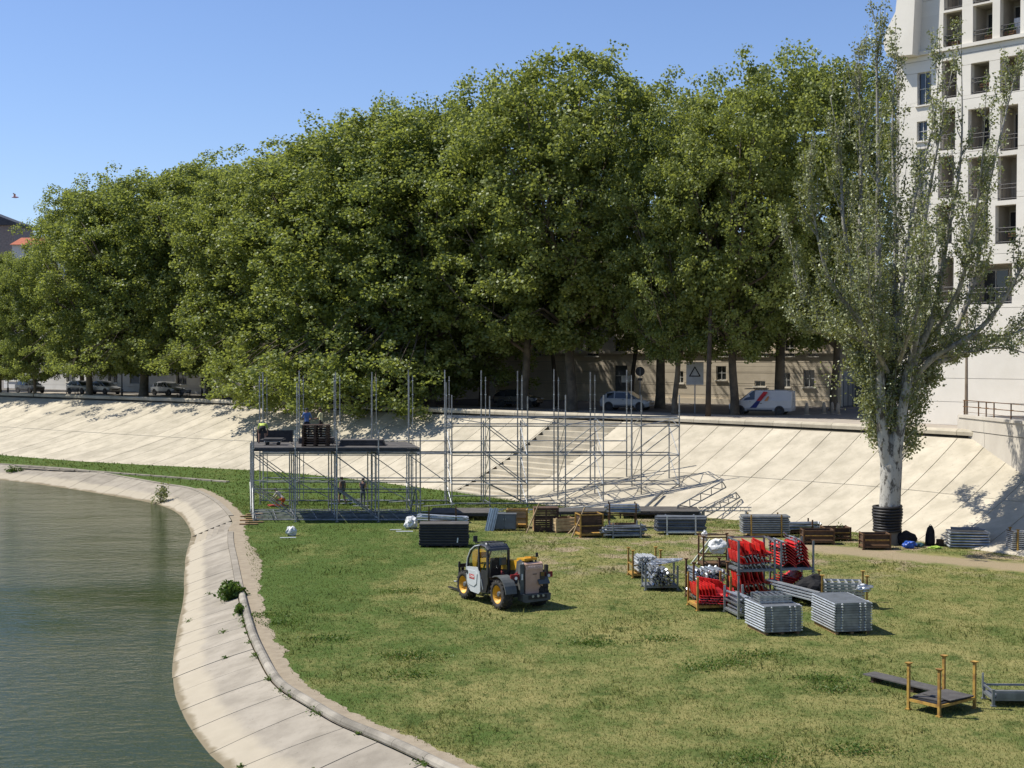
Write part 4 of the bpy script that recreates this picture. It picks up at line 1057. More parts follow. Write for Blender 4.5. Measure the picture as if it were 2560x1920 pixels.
for sg in (-1, 1):
    mb = MB(); P = [(.05, .06 * sg, .03), (.1, .45 * sg, .2), (-.08, .78 * sg, .28), (-.14, .72 * sg, .26), (-.06, .4 * sg, .17), (-.12, .06 * sg, .02)]
    mb.v = P + [(a, b, c - .015) for a, b, c in P]; mb.f = [(0, 1, 4, 5), (1, 2, 3, 4), (6, 7, 10, 11), (7, 8, 9, 10)] + [(i, (i + 1) % 6, 6 + (i + 1) % 6, 6 + i) for i in range(6)]
    T.mesh('wing', mb, MATS['feather_pink'])

# ---- vehicles on the quay
def wheel_parts(T, x, y, r, wdt, m_rim, name='wheel', lug=0):
    prof = [(r * .62, -wdt / 2), (r * .92, -wdt / 2), (r, -wdt * .36), (r, wdt * .36), (r * .92, wdt / 2), (r * .62, wdt / 2)]
    W = T.mesh(name, MB().lathe(prof, 26), rubber, True); W.location = (x, y, r)
    sg = 1 if y > 0 else -1
    rim = [(.001, sg * wdt * .10), (r * .2, sg * wdt * .16), (r * .5, sg * wdt * .18), (r * .60, sg * wdt * .47), (r * .66, sg * wdt * .49), (r * .66, -sg * wdt * .3), (.001, -sg * wdt * .3)]
    R_ = link('rim', MB().lathe(rim, 20).mesh('rim', m_rim, True), W); R_.matrix_parent_inverse = Matrix(); 
    return W
def car(px, py, rz, L, W, Hh, paint, lab, style='hatch', z=QUAY):
    T = Thing('parked_' + ('van' if style == 'van' else 'car'), lab, 'van' if style == 'van' else 'car', at_z(px, py, z), rz)
    h = Hh; w2 = W / 2
    if style == 'van': st = [(-.5, .38, .95, .99, .88), (-.495, .30, 1.02, h * .96, .97), (-.40, .28, 1.05, h, 1), (.02, .28, 1.05, h, 1), (.14, .28, 1.05, h * .97, 1), (.31, .28, 1.04, 1.10, .98), (.44, .3, .92, .95, .94), (.49, .36, .78, .80, .84), (.5, .42, .66, .67, .78)]
    else: st = [(-.5, .38, .80, .82, .84), (-.485, .32, .90, .99, .92), (-.36, .27, .93, h * .93, .98), (-.2, .25, .93, h, 1), (.06, .25, .92, h * .985, 1), (.26, .25, .90, .95, 1), (.42, .27, .80, .82, .96), (.485, .34, .68, .69, .86), (.5, .42, .58, .59, .78)]
    rings = []
    for fx, zb, zbelt, zr, fw in st:
        x = fx * L; ww = w2 * fw; wr = ww * (.80 if zr > zbelt + .2 else .90); wbot = ww * .92
        rings.append([(x, -wbot, zb), (x, -ww, zb + .25), (x, -ww * .985, zbelt), (x, -wr, zr - .05), (x, -wr * .85, zr), (x, wr * .85, zr), (x, wr, zr - .05), (x, ww * .985, zbelt), (x, ww, zb + .25), (x, wbot, zb)])
    B = T.mesh('body', MB().loft(rings), paint, False)
    S = {k: (np.array(rings[k][2]), np.array(rings[k][3])) for k in range(len(st))}
    def side(k, f, sg, out=.012):
        a, b = S[k]; p = a + (b - a) * f; return (p[0], sg * (-p[1] + out) , p[2])
    wins = [(2, 3), (3, 4)] if style != 'van' else [(4, 5)]
    for sg in (-1, 1):
        for k0, k1 in wins:
            f1 = .9; mb = MB()
            def mixp(f, g, k0=k0, k1=k1):
                a = np.array(side(k0, g, sg)); b = np.array(side(k1, g, sg)); return tuple(a + (b - a) * f)
            fa, fb = (.06, .94)
            P = [mixp(fa, .08), mixp(fb, .08), mixp(fb, f1), mixp(fa, f1)]
            if style == 'van': P = [mixp(-.35, .1), mixp(.72, .1), mixp(.3, .86), mixp(-.35, .86)]
            mb.v = P + [(x, y - sg * .01, z_) for x, y, z_ in P]; mb.f = [(0, 1, 2, 3), (4, 5, 6, 7)] + [(i, (i + 1) % 4, 4 + (i + 1) % 4, 4 + i) for i in range(4)]
            T.mesh('side_window', mb, winglass)
        if style == 'hatch':
            P = [(.25 * L, sg * (w2 * .99 + .0), .93), (.07 * L, sg * (w2 * .995), .95), (.07 * L, sg * w2 * .815, h * .93), (.10 * L, sg * w2 * .82, h * .88)]
            mb = MB(); mb.v = [(x, y + sg * .015, z_) for x, y, z_ in P] + [(x, y, z_) for x, y, z_ in P]; mb.f = [(0, 1, 2, 3), (4, 5, 6, 7)] + [(i, (i + 1) % 4, 4 + (i + 1) % 4, 4 + i) for i in range(4)]
            T.mesh('side_window', mb, winglass)
    a, b = (5, 4)
    for (k0, k1, nm) in ((5, 4, 'windscreen'),) + (((1, 2, 'rear_window'),) if style != 'van' else ()):
        p, q = rings[k0], rings[k1]; e = .03 if nm == 'windscreen' else -.03
        P = [(p[4][0] + e, p[3][1] * .92, p[4][2] + .02), (p[5][0] + e, p[6][1] * .92, p[5][2] + .02), (q[5][0] + e, q[6][1] * .92, q[5][2] - .03), (q[4][0] + e, q[3][1] * .92, q[4][2] - .03)]
        mb = MB(); mb.v = P + [(x, y, z_ - .02) for x, y, z_ in P]; mb.f = [(0, 1, 2, 3), (4, 5, 6, 7)] + [(i, (i + 1) % 4, 4 + (i + 1) % 4, 4 + i) for i in range(4)]
        T.mesh(nm, mb, winglass)
    rim = mat('alloy', (.3, .3, .31), (.2, .2, .21), .4, .7)
    for fx in (-.31, .315):
        for sg in (-1, 1):
            T.mesh('wheel_arch', MB().lathe([(.001, -.02), (.37, -.02), (.37, .02), (.001, .02)], 18), darkmetal).location = (fx * L, sg * (w2 * .985), .34)
            wheel_parts(T, fx * L, sg * (w2 - .09), .32, .2, rim)
    lampm = mat('lamp_clear', (.6, .6, .6), (.5, .5, .5), .2); tail = mat('lamp_red', (.25, .015, .01), None, .3)
    for sg in (-1, 1):
        T.box('headlight', (.475 * L, sg * w2 * .68, .70), (.10, .30, .12), lampm, (0, .2, -sg * .3))
        T.box('tail_light', (-.488 * L, sg * w2 * .78, 1.0 if style == 'van' else .86), (.06, .16, .42 if style == 'van' else .2), tail if style != 'van' else darkmetal)
        T.box('mirror', (.17 * L, sg * (w2 + .08), 1.02), (.12, .18, .13), paint)
        T.box('door_handle', (-.02 * L, sg * (w2 + .012), .86), (.18, .03, .04), darkmetal)
        T.box('sill_trim', (.0, sg * (w2 * .985), .34), (L * .4, .05, .12), darkmetal)
    T.box('number_plate', (-.502 * L, 0, .62), (.02, .5, .11), lampm); T.box('grille', (.497 * L, 0, .52), (.04, W * .5, .12), darkmetal)
    return T
pw = mat('car_white', (.42, .42, .41), (.37, .37, .36), .25, 0, .6, spec=.6); pb = mat('car_black', (.02, .021, .024), None, .25, 0, .6, spec=.6)
ps = mat('car_silver', (.36, .37, .38), None, .3, .4, .6); pdg = mat('car_grey', (.09, .095, .1), None, .3, .2, .6)
eang = -.49
car(1296, 1017, eang + .05, 4.1, 1.75, 1.5, pb, 'dark hatchback parked behind the thin dark tree trunks')
car(1568, 1025, eang + .1, 4.2, 1.78, 1.55, pw, 'white car with dark roof parked beside the leaning young tree')
V = car(1905, 1036, math.pi + eang + .12, 4.75, 1.85, 1.86, pw, 'white delivery van with a red and blue swoosh on its side', 'van')
for nm, m_, pts in (('stripe_red', mat('decal_red', (.40, .02, .03)), [(.25, 1.05), (-.10, 1.05), (-.62, 1.72), (-.30, 1.75)]), ('stripe_blue', mat('decal_blue', (.02, .03, .16)), [(.72, .52), (.25, .52), (-.08, 1.04), (.24, 1.04)]),
                    ('stripe_orange', mat('decal_orange', (.55, .25, .09)), [(-.34, 1.05), (-.60, 1.05), (-.72, 1.40), (-.62, 1.42)])):
    V.mesh(nm, MB().prism([(x, z_) for x, z_ in pts], .938, .95, 'y'), m_)
V.box('roof_rack', (.4, 0, 1.93), (1.6, 1.3, .05), darkmetal)
for x, z_, s in ((-2.39, 1.5, (.01, .05, .25)), (-2.39, 1.2, (.01, .3, .05)), (-2.39, 1.02, (.01, .5, .03))): V.box('rear_mark', (x, .2, z_), s, darkmetal)
ea2 = -.72
car(262, 985, ea2, 4.2, 1.75, 1.48, ps, 'silver far car parked behind the second broad trunk')
car(205, 984, ea2, 4.2, 1.75, 1.5, pw, 'white far car tucked behind drooping leaves at the far quay')
car(420, 988, ea2, 4.3, 1.78, 1.5, ps, 'silver far car parked just behind the bench')
car(75, 982, ea2, 4.1, 1.75, 1.48, pdg, 'grey far car at the quay end near the thin posts')
# ================================================================== SCAFFOLDS
BAY = 2.33
def node_rows(rows):
    """rows: (Y, x of first standard, count)"""
    return [[Vector((x0 + BAY * k, Y, 0)) for k in range(n)] for Y, x0, n in rows]
def standard(T, p, z1, r=.037):
    s = T.tube('standard', (p.x, p.y, .0), (p.x, p.y, z1), r, tubegrey)
    T.box('base_plate', (p.x, p.y, .012), (.2, .2, .024), galvd)
    mb = MB()
    for z in np.arange(.5, z1 - .1, .9): mb.tube([(p.x, p.y, z - .025), (p.x, p.y, z + .025)], .055, 8)
    T.mesh('couplers', mb, galv, parent=s)
    return s
# ---- front stage scaffold with its black deck
S1 = Thing('stage_scaffold', 'lower tube scaffold carrying the dark stage deck nearest the river', 'scaffold', (0, 0, 0))
rows1 = [(79.3, -14.45, 5), (81.0, -14.8, 5), (82.8, -15.2, 5), (84.6, -15.6, 5)]
nr = node_rows(rows1); DZ = 4.17
for ri, row in enumerate(nr):
    for k, p in enumerate(row):
        standard(S1, p, {0: 5.15, 3: 4.1}.get(ri, DZ - .1) + (.25 if k == 0 and ri < 3 else 0) if ri in (0,) or k == 0 else DZ - .1)
    for k in range(len(row) - 1):
        a, b = row[k], row[k + 1]; e = Vector((0, -.035, 0))
        for z in (.12, 1.85) if ri in (0, 3) else (.2, 1.5): S1.tube('ledger', a + e + Vector((0, 0, z)), b + e + Vector((0, 0, z)), .027, tubegrey)
        S1.tube('ledger', a + e + Vector((0, 0, DZ - .42)), b + e + Vector((0, 0, DZ - .42)), .027, tubegrey)
        if ri in (0, 2) and k in (0, 2): S1.tube('brace', a + Vector((0, .03, DZ - .5)), b + Vector((0, .03, 1.9)), .027, tubegrey); S1.tube('brace', a + Vector((0, .03, 1.8)), b + Vector((0, .03, .15)), .027, tubegrey)
        if ri in (1, 3) and k in (0, 2): S1.tube('brace', a + Vector((0, .03, 1.8)), b + Vector((0, .03, .2)), .027, tubegrey)
        if ri == 3 and k in (1, 3): S1.tube('brace', a + Vector((0, .03, DZ - .6)), b + Vector((0, .03, 1.9)), .027, tubegrey)
for i in range(3):
    for k in range(5):
        a, b = nr[i][k], nr[i + 1][k]
        for z in (.16, 1.7, DZ - .46): S1.tube('transom', a + Vector((.035, 0, z)), b + Vector((.035, 0, z)), .025, tubegrey)
        if k in (0, 4): S1.tube('brace', a + Vector((-.03, 0, 1.75 if i % 2 else .2)), b + Vector((-.03, 0, .2 if i % 2 else 1.75)), .025, tubegrey)
for k in range(4):
    for i in range(3):
        a, b, c = nr[i][k], nr[i][k + 1], nr[i + 1][k]
        S1.mesh('deck_panel', MB().prism([(a.x + .05, a.y + .03), (b.x - .03, b.y + .03), (b.x - .03 + c.x - a.x, c.y - .0), (c.x + .05, c.y - .0)], DZ - .05, DZ + rnd.uniform(0, .006), 'z'), decktop)
    a, b = nr[0][k], nr[0][k + 1]
    S1.box('deck_beam', ((a.x + b.x) / 2, a.y - .0, DZ - .13), (BAY - .08, .06, .15), darkmetal)
    S1.box('deck_beam', ((a.x + b.x) / 2 - .8, nr[3][k].y, DZ - .13), (BAY - .08, .06, .15), darkmetal)
for k, h in ((1, 5.15), (2, 5.15), (3, 5.15), (4, 5.15)): pass

# ---- rear scaffold: three rows, tall standards at the back, walkways
S2 = Thing('rear_scaffold', 'tall open tube scaffold behind the stage standing before the paved slope', 'scaffold', (0, 0, 0))
rows2 = [(87.2, -3.70, 7), (89.0, -4.12, 7), (90.9, -4.56, 6), (88.6, -15.75, 6)]
nr2 = node_rows(rows2); Z1, Z2, Z3, ZT = 1.40, 3.18, 4.97, 5.55
nr2[2] = [Vector((-15.95 + BAY * k, 90.9, 0)) for k in range(11)]
TOPS = {0: 6.85, 1: 5.3, 2: 8.35, 3: 6.0}
for ri, row in enumerate(nr2):
    for k, p in enumerate(row):
        top = TOPS[ri]
        if ri == 3: top = 8.1 if k % 2 == 0 else 7.6
        standard(S2, p, top + rnd.uniform(-.12, .12), .039)
        if ri == 2:
            standard(S2, Vector((p.x + .28, p.y - .12, 0)), top - .35 + rnd.uniform(-.1, .1), .025)
def led(a, b, z, y=-.035, m=tubegrey, r=.038): S2.tube('ledger', a + Vector((0, y, z)), b + Vector((0, y, z)), r, m)
for ri in (0, 1):
    row = nr2[ri]
    for k in range(6):
        for z in (Z1, Z2, Z3): led(row[k], row[k + 1], z + (.05 if ri else 0))
        if k >= 2 or ri == 0: led(row[k], row[k + 1], .22)
        right = k >= 3
        pairs_ = ((Z3, Z2), (Z2, Z1), (Z1, .2))
        if k in (1, 3, 5) and not (ri == 1 and k == 5 and False):
            for zt, zb in pairs_:
                a, b = (row[k], row[k + 1])
                if right: S2.tube('brace', a + Vector((0, .03, zb)), b + Vector((0, .03, zt)), .028, tubegrey)
                else: S2.tube('brace', a + Vector((0, .03, zt)), b + Vector((0, .03, zb)), .028, tubegrey)
for k in range(5): led(nr2[3][k], nr2[3][k + 1], Z1); led(nr2[3][k], nr2[3][k + 1], Z2); led(nr2[3][k], nr2[3][k + 1], .25)
for k in range(5):
    if k in (0, 2, 4): S2.tube('brace', nr2[3][k] + Vector((0, .03, Z2 - .1)), nr2[3][k + 1] + Vector((0, .03, Z1)), .028, tubegrey)
    if k in (1, 3): S2.tube('brace', nr2[3][k] + Vector((0, .03, Z1)), nr2[3][k + 1] + Vector((0, .03, .25)), .028, tubegrey)
for k in range(10):
    a, b = nr2[2][k], nr2[2][k + 1]
    led(a, b, Z2 + .66); led(a, b, Z1 + .06); led(a, b, Z2 - .12)
    if k >= 5: led(a, b, .3)
# walkway planks at the middle level, along the back rows
for k in range(10):
    a = nr2[2][k]
    for j in range(1): S2.box('deck_plank', (a.x + BAY / 2, a.y - .35 - .34 * j, Z2 - .02), (BAY - .04, .18, .07), galvd)
    if k >= 4:                                          # small lattice frames standing on the walkway
        mb = MB(); x0 = a.x + .05; y = a.y - .5
        for i in range(4): mb.tube([(x0 + .16 * i, y, Z2 + .04), (x0 + .16 * i, y, Z2 + .66)], .014, 5)
        for i in range(3): mb.tube([(x0 + .16 * i, y, Z2 + .62), (x0 + .16 * i + .16, y, Z2 + .08)], .011, 5)
        S2.mesh('end_frame', mb, galv)
# upper platform: planks over the front rows
for k in range(6):
    a, b = nr2[0][k], nr2[0][k + 1]; c = nr2[1][k]
    for j in range(1):
        f = .12
        S2.box('deck_plank', (a.x + BAY / 2 + (c.x - a.x) * f, a.y + (c.y - a.y) * f, ZT), (BAY - .05, .15, .07), galvd)
    led(a, b, ZT - .07, -.05); led(nr2[1][k], nr2[1][k + 1], ZT - .07, .05)
    if k in (0, 2): S2.tube('brace', nr2[1][k] + Vector((0, 0, ZT - .1)), nr2[1][k + 1] + Vector((0, 0, Z3 + .1)), .024, galv)
    if k in (3, 5): S2.tube('brace', nr2[0][k] + Vector((0, -.06, Z3 + .05)), nr2[0][k + 1] + Vector((0, -.06, ZT - .08)), .024, galv)
for k in range(7):
    a, c = nr2[0][k], nr2[1][k]
    for z in (.25, Z1 + .03, Z2 + .03, Z3 + .03, ZT - .13): S2.tube('transom', a + Vector((.035, 0, z)), c + Vector((.035, 0, z)), .026, tubegrey)
    for z0, z1 in ((Z1, .25), (Z2, Z1), (Z3, Z2), (ZT - .1, Z3)): S2.tube('brace', a + Vector((-.03, 0, z0 if k % 2 else z1)), c + Vector((-.03, 0, z1 if k % 2 else z0)), .022, galv)
for k in range(6):
    c, d = nr2[1][k], nr2[2][k + 5]
    for z in (Z1, Z2 - .06): S2.tube('transom', c + Vector((0, 0, z)), d + Vector((0, 0, z)), .026, tubegrey)
for k in range(6):
    c, d = nr2[3][k], nr2[2][k]
    for z in (.3, Z1, Z2 - .06): S2.tube('transom', c + Vector((0, 0, z)), d + Vector((0, 0, z)), .026, tubegrey)

# ---- ground frames laid out under the stage, boards and loose tubes in the grass
GF = Thing('base_grid', 'grid of steel base tubes laid flat on the grass under the stage', 'base grid', (0, 0, 0))
for y in np.arange(79.9, 84.4, .55):
    x0 = -14.5 - (y - 79.3) * .22; GF.tube('tube', (x0, y, .07), (x0 + BAY * 4 + rnd.uniform(-.4, .6), y, .07), .025, tubegrey)
for k in range(9): GF.tube('tube', (-14.4 + k * 1.15, 79.7, .125), (-15.4 + k * 1.15, 84.5, .125), .025, galvd)
def loose(name, lab, cat, pts, r, m, grp=None):
    return solo(name, MB().tube(pts, r, 7), m, lab, cat, group=grp)
rr = random.Random(31)
for i in range(26):
    px, py = rr.uniform(1000, 1480), rr.uniform(1262, 1292)
    if i % 4 == 0: px = rr.uniform(800, 1010); py = rr.uniform(1250, 1275)
    p = at_z(px, py); a = rr.uniform(-.35, .35); L = rr.uniform(.9, 2.4)
    loose('loose_tube', 'scaffold tube lying loose in the grass behind the stacks', 'tube', [(p.x, p.y, .05), (p.x + L * math.cos(a), p.y + L * math.sin(a), .05 + rr.uniform(0, .18))], .03, galv, 'loose tubes in the grass')
# wide dark ply sheets on the ground between the stage and the stacks
for i, (px, py, w_, d_, rz, lab) in enumerate([(1150, 1300, 3.4, 2.6, -.02, 'large dark ply sheet lying behind the black panel stack'), (1650, 1296, 4.6, 2.6, -.06, 'large grey ply sheet lying behind the long dark bundle'),
                                          (1460, 1298, 3.0, 2.0, .05, 'grey ply sheet lying behind the slatted crates')]):
    p = at_z(px, py); T = Thing('stage_platform', lab, 'platform', (p.x, p.y + 1.0, 0), rz)
    T.box('sheet', (0, 0, .42), (w_, d_, .05), decktop)
    T.box('edge_beam', (0, -d_ / 2 + .04, .32), (w_ - .02, .07, .13), darkmetal); T.box('edge_beam', (0, d_ / 2 - .04, .32), (w_ - .02, .07, .13), darkmetal)
    for sx in (-1, 1):
        for sy in (-1, 1): T.box('leg', (sx * (w_ / 2 - .1), sy * (d_ / 2 - .1), .13), (.08, .08, .26), darkmetal)
# ---- things on the stage deck
def deck_pt(px, py): return at_z(px, py, DZ + .006)
p = deck_pt(682, 1107); solo('black_board', MB().box((0, 0, .36), (2.15, .06, .70)), blackp, 'black panel standing upright on the stage deck behind the bent worker', 'board', (p.x, 84.2, DZ))
p = deck_pt(680, 1113)
T = Thing('panel_trolley', 'low trolley with dark boards on the stage deck', 'trolley', (p.x, 81.6, DZ + .006))
T.box('board', (0, 0, .30), (1.35, .9, .05), decktop); T.box('board', (.05, .03, .36), (1.1, .8, .05), decktop); T.box('frame', (0, 0, .21), (.8, .6, .06), galvd)
for sx in (-1, 1):
    for sy in (-1, 1): T.mesh('castor', MB().lathe([(.001, -.03), (.08, -.03), (.08, .03), (.001, .03)], 12), rubber).location = (sx * .32, sy * .24, .082)
    T.box('side_bar', (sx * .43, 0, .21), (.05, .7, .05), alu)
# dark timber pallets stacked on the deck
p = deck_pt(788, 1117); base = Vector((p.x, 80.6, DZ + .006))
pal = MB()
for k in range(5): pal.box((0, -.5 + k * .25, .115), (1.6, .16, .03))
for x in (-.72, -.1, .55): pal.box((x, 0, .055), (.12, 1.15, .085))
palm = pal.mesh('pallet', wooddark)
for k in range(9):
    T = Thing('timber_pallet', 'dark timber platform frame in the stack on the stage deck', 'pallet', base + Vector((rnd.uniform(-.02, .02), rnd.uniform(-.02, .02), k * .135)), rnd.uniform(-.02, .02) + math.pi / 2 * 0, 'platform frames stacked on the deck')
    for j in range(5): T.box('board', (0, -.5 + j * .25, .118), (1.55, .17, .03), wooddark)
    for x in (-.72, -.05, .62): T.box('bearer', (x, 0, .05), (.12, 1.16, .10), wooddark)
p = deck_pt(900, 1119)
for k in range(4):
    T = Thing('deck_sheet', 'grey deck sheet in the low pile on the stage deck', 'deck sheet', (p.x - .1, 81.4, DZ + .008 + k * .085), .0, 'deck sheets piled on the stage')
    T.box('ply', (0, 0, .055), (2.55 - .06 * k, 1.3, .03), decktop); T.box('rim', (0, -.62, .02), (2.5 - .06 * k, .05, .04), darkmetal); T.box('rim', (0, .62, .02), (2.5 - .06 * k, .05, .04), darkmetal)

# ---- lattice girders leaning on the slope
def girder(a, b, up, lab, nn=6, wdt=.75):
    a, b, up = Vector(a), Vector(b), Vector(up)
    T = Thing('lattice_girder', lab, 'girder', a); d = b - a; u_ = up.normalized() * wdt
    T.tube('chord', (0, 0, 0), d, .04, galvd); T.tube('chord', u_ + d * .04, u_ + d * .93, .04, galvd)
    T.tube('end_post', d, u_ + d * .93, .035, galvd); T.tube('end_post', (0, 0, 0), u_ + d * .04, .035, galvd)
    for k in range(nn):
        f = .06 + .86 * k / (nn - 1); T.tube('strut', d * f, u_ + d * f, .028, galvd)
        if k < nn - 1: T.tube('diagonal', u_ + d * f, d * (.06 + .86 * (k + 1) / (nn - 1)), .024, galvd)
def on_slope(px, py, dz=.0):
    best = None
    for u in np.linspace(EMB.knots[5], EMB.knots[8], 160):
        for t in np.linspace(0, .6, 50):
            q = EMB.p(u, t); d = Vector(q) - Vector((0, 0, EYE)); y_ = d.dot(Vector((0, math.cos(PITCH), -math.sin(PITCH))))
            x = 1280 + 3550 * d.x / y_; yy = 960 - 3550 * d.dot(Vector((0, math.sin(PITCH), math.cos(PITCH)))) / y_
            e = (x - px) ** 2 + (yy - py) ** 2
            if best is None or e < best[0]: best = (e, q)
    return Vector(best[1]) + Vector((0, 0, dz))
girder(at_z(1755, 1300) + Vector((0, 0, .08)), on_slope(1850, 1250, .12), (-.25, -.55, .8), 'galvanised lattice girder lying up the paved slope behind the barrier stack', 5, .5)
girder(at_z(1690, 1290) + Vector((0, 0, .08)), on_slope(1815, 1236, .45), (-.1, -.5, .9), 'lattice girder propped highest on the paved slope', 5, .55)
a = at_z(1600, 1285); loose('steel_plank', 'grey steel plank leaning up against the paved slope', 'plank', [(a.x, a.y, .1), tuple(on_slope(1655, 1238, .25))], .09, galvd)

rp = deck_pt(800, 1104)                                   # the two workers behind the pallets stand on a low pile of sheets
for k in range(4):
    T = Thing('deck_sheet', 'dark deck sheet in the low riser pile behind the pallet stack', 'deck sheet', (rp.x, 83.2, DZ + .008 + k * .085), .0, 'deck sheets of the riser pile')
    T.box('ply', (0, 0, .055), (2.0, 1.2, .03), decktop); T.box('rim', (0, -.57, .02), (1.96, .05, .04), darkmetal); T.box('rim', (0, .57, .02), (1.96, .05, .04), darkmetal)
# ================================================================== PEOPLE
def person(lab, loc, rotz, pose, cols, hair=(.03, .02, .015), cap=None, height=1.0, sleeves=True, shorts=False, head=(0, 0)):
    """One continuous skinned body. pose: joint overrides in metres (x right, y forward, z up)."""
    J = {'pelvis': (0, 0, .96), 'spine': (0, .01, 1.14), 'chest': (0, 0, 1.36), 'neck': (0, .01, 1.50), 'head': (0, .03, 1.60), 'crown': (0, .03, 1.72)}
    for s, n in ((-1, 'l'), (1, 'r')):
        J.update({n + 'sh': (s * .18, 0, 1.43), n + 'el': (s * .25, -.02, 1.14), n + 'wr': (s * .26, .06, .90), n + 'ha': (s * .26, .09, .82),
                  n + 'hip': (s * .095, 0, .90), n + 'kn': (s * .11, .03, .50), n + 'an': (s * .11, -.01, .09), n + 'to': (s * .13, .16, .04)})
    J.update(pose); J = {k: Vector(v) * height for k, v in J.items()}
    V, E, Rr, tagv = [], [], [], []
    ix = {}
    def add(k, p, r, tg): ix[k] = len(V); V.append(p); Rr.append(r * height); tagv.append(tg)
    for k, r, tg in (('pelvis', .145, 'leg'), ('spine', .135, 'top'), ('chest', .150, 'top'), ('neck', .058, 'skin'), ('head', .085, 'skin'), ('crown', .072, 'skin')): add(k, J[k], r, tg)
    E += [(0, 1), (1, 2), (2, 3), (3, 4), (4, 5)]
    f = (J['head'] - J['neck']).cross(Vector((1, 0, 0))); nose = J['head'] + Vector((0, .085 * height, .03 * height)) if not pose.get('_noface') else J['head']
    add('nose', J['head'].lerp(nose, 1.0), .014, 'skin'); E.append((ix['head'], ix['nose']))
    for n in 'lr':
        for k, r, tg, par in (('sh', .068, 'top', 'chest'), ('el', .044, 'top' if sleeves else 'skin', 'sh'), ('wr', .030, 'skin', 'el'), ('ha', .034, 'skin', 'wr'), ('hip', .105, 'leg', 'pelvis'), ('kn', .066, 'skin' if shorts else 'leg', 'hip'), ('an', .043, 'skin' if shorts else 'leg', 'kn'), ('to', .042, 'shoe', 'an')):
            add(n + k, J[n + k], r, tg); E.append((ix[par if par in ('chest', 'pelvis') else n + par], ix[n + k]))
        d = (J[n + 'ha'] - J[n + 'wr']).normalized(); side = d.cross(Vector((0, 1, .2))).normalized()
        if side.length < .1: side = Vector((1, 0, 0))
        cur = Vector((0, 1, 0)) * .02
        for i, L in enumerate((.072, .082, .077, .06)):
            o_ = J[n + 'ha'] + side * (.027 - .018 * i) * height
            add(n + 'f%da' % i, o_ + d * L * .55 * height, .0095, 'skin'); add(n + 'f%db' % i, o_ + (d * L + cur) * height, .008, 'skin')
            E += [(ix[n + 'ha'], ix[n + 'f%da' % i]), (ix[n + 'f%da' % i], ix[n + 'f%db' % i])]
        add(n + 'th', J[n + 'wr'].lerp(J[n + 'ha'], .5) + (side * .045 + d * .04 + cur) * height, .010, 'skin'); E.append((ix[n + 'wr'], ix[n + 'th']))
    me = bpy.data.meshes.new('person'); me.from_pydata([tuple(p) for p in V], E, [])
    o = link('person', me); sm = o.modifiers.new('skin', 'SKIN'); sm.use_smooth_shade = True
    for i, sv in enumerate(me.skin_vertices[0].data): sv.radius = (Rr[i], Rr[i] * (.72 if tagv[i] == 'top' and i in (1, 2) else 1)); sv.use_root = (i == 0)
    ss = o.modifiers.new('sub', 'SUBSURF'); ss.levels = 1; ss.render_levels = 1
    dg = bpy.context.evaluated_depsgraph_get(); nm = bpy.data.meshes.new_from_object(o.evaluated_get(dg)); nm.name = 'person'
    o.modifiers.clear(); o.data = nm; bpy.data.meshes.remove(me)
    slots = ['skin', 'top', 'leg', 'shoe']; nm.materials.clear()
    for s in slots: nm.materials.append(mat('cloth_%s_%02x%02x%02x' % (s, *[int(c * 255) for c in cols[s]]), cols[s], None, .85, 0, 8, rand=0))
    seg = [(V[a], V[b], tagv[b] if tagv[b] != 'top' or tagv[a] == 'top' else tagv[b]) for a, b in E]
    for pl in nm.polygons:
        c = pl.center; bd, bt = 9, 'top'
        for a, b, tg in seg:
            ab = b - a; t = max(0, min(1, (c - a).dot(ab) / max(ab.length_squared, 1e-9))); d = (c - a - ab * t).length
            if tg == 'skin' and (b - V[ix['lkn']]).length < .01 and t < .75: tg = 'leg'
            if tg == 'skin' and (b - V[ix['rkn']]).length < .01 and t < .75: tg = 'leg'
            if tg == 'skin' and shorts is False and False: pass
            if d < bd: bd, bt = d, tg
        pl.material_index = slots.index(bt)
    o.location = loc; o.rotation_euler = (0, 0, rotz); tag(o, lab, 'person')
    up = (J['crown'] - J['neck']).normalized(); q = up.to_track_quat('Z', 'Y')
    hm = MB(); rings = []
    for k in range(6):
        a = k / 5 * math.pi * .52; r = .102 * math.cos(a * .98) + .002; zz = .125 * math.sin(a)
        rings.append([(r * math.cos(t), r * 1.12 * math.sin(t) - .012, zz - .005) for t in np.linspace(0, 6.283, 13)[:-1]])
    hm.loft(rings)
    if cap: hm.box((0, .13, .01), (.15, .12, .015))
    h = link('hair' if not cap else 'cap', hm.mesh('hair', mat('cap' if cap else 'hair_dark', cap or hair, None, .8), True), o)
    h.location = J['head'] + up * .035 * height; h.rotation_euler = q.to_euler(); h.scale = (height,) * 3
    return o
SK = (.36, .21, .14)
pz = DZ + .006
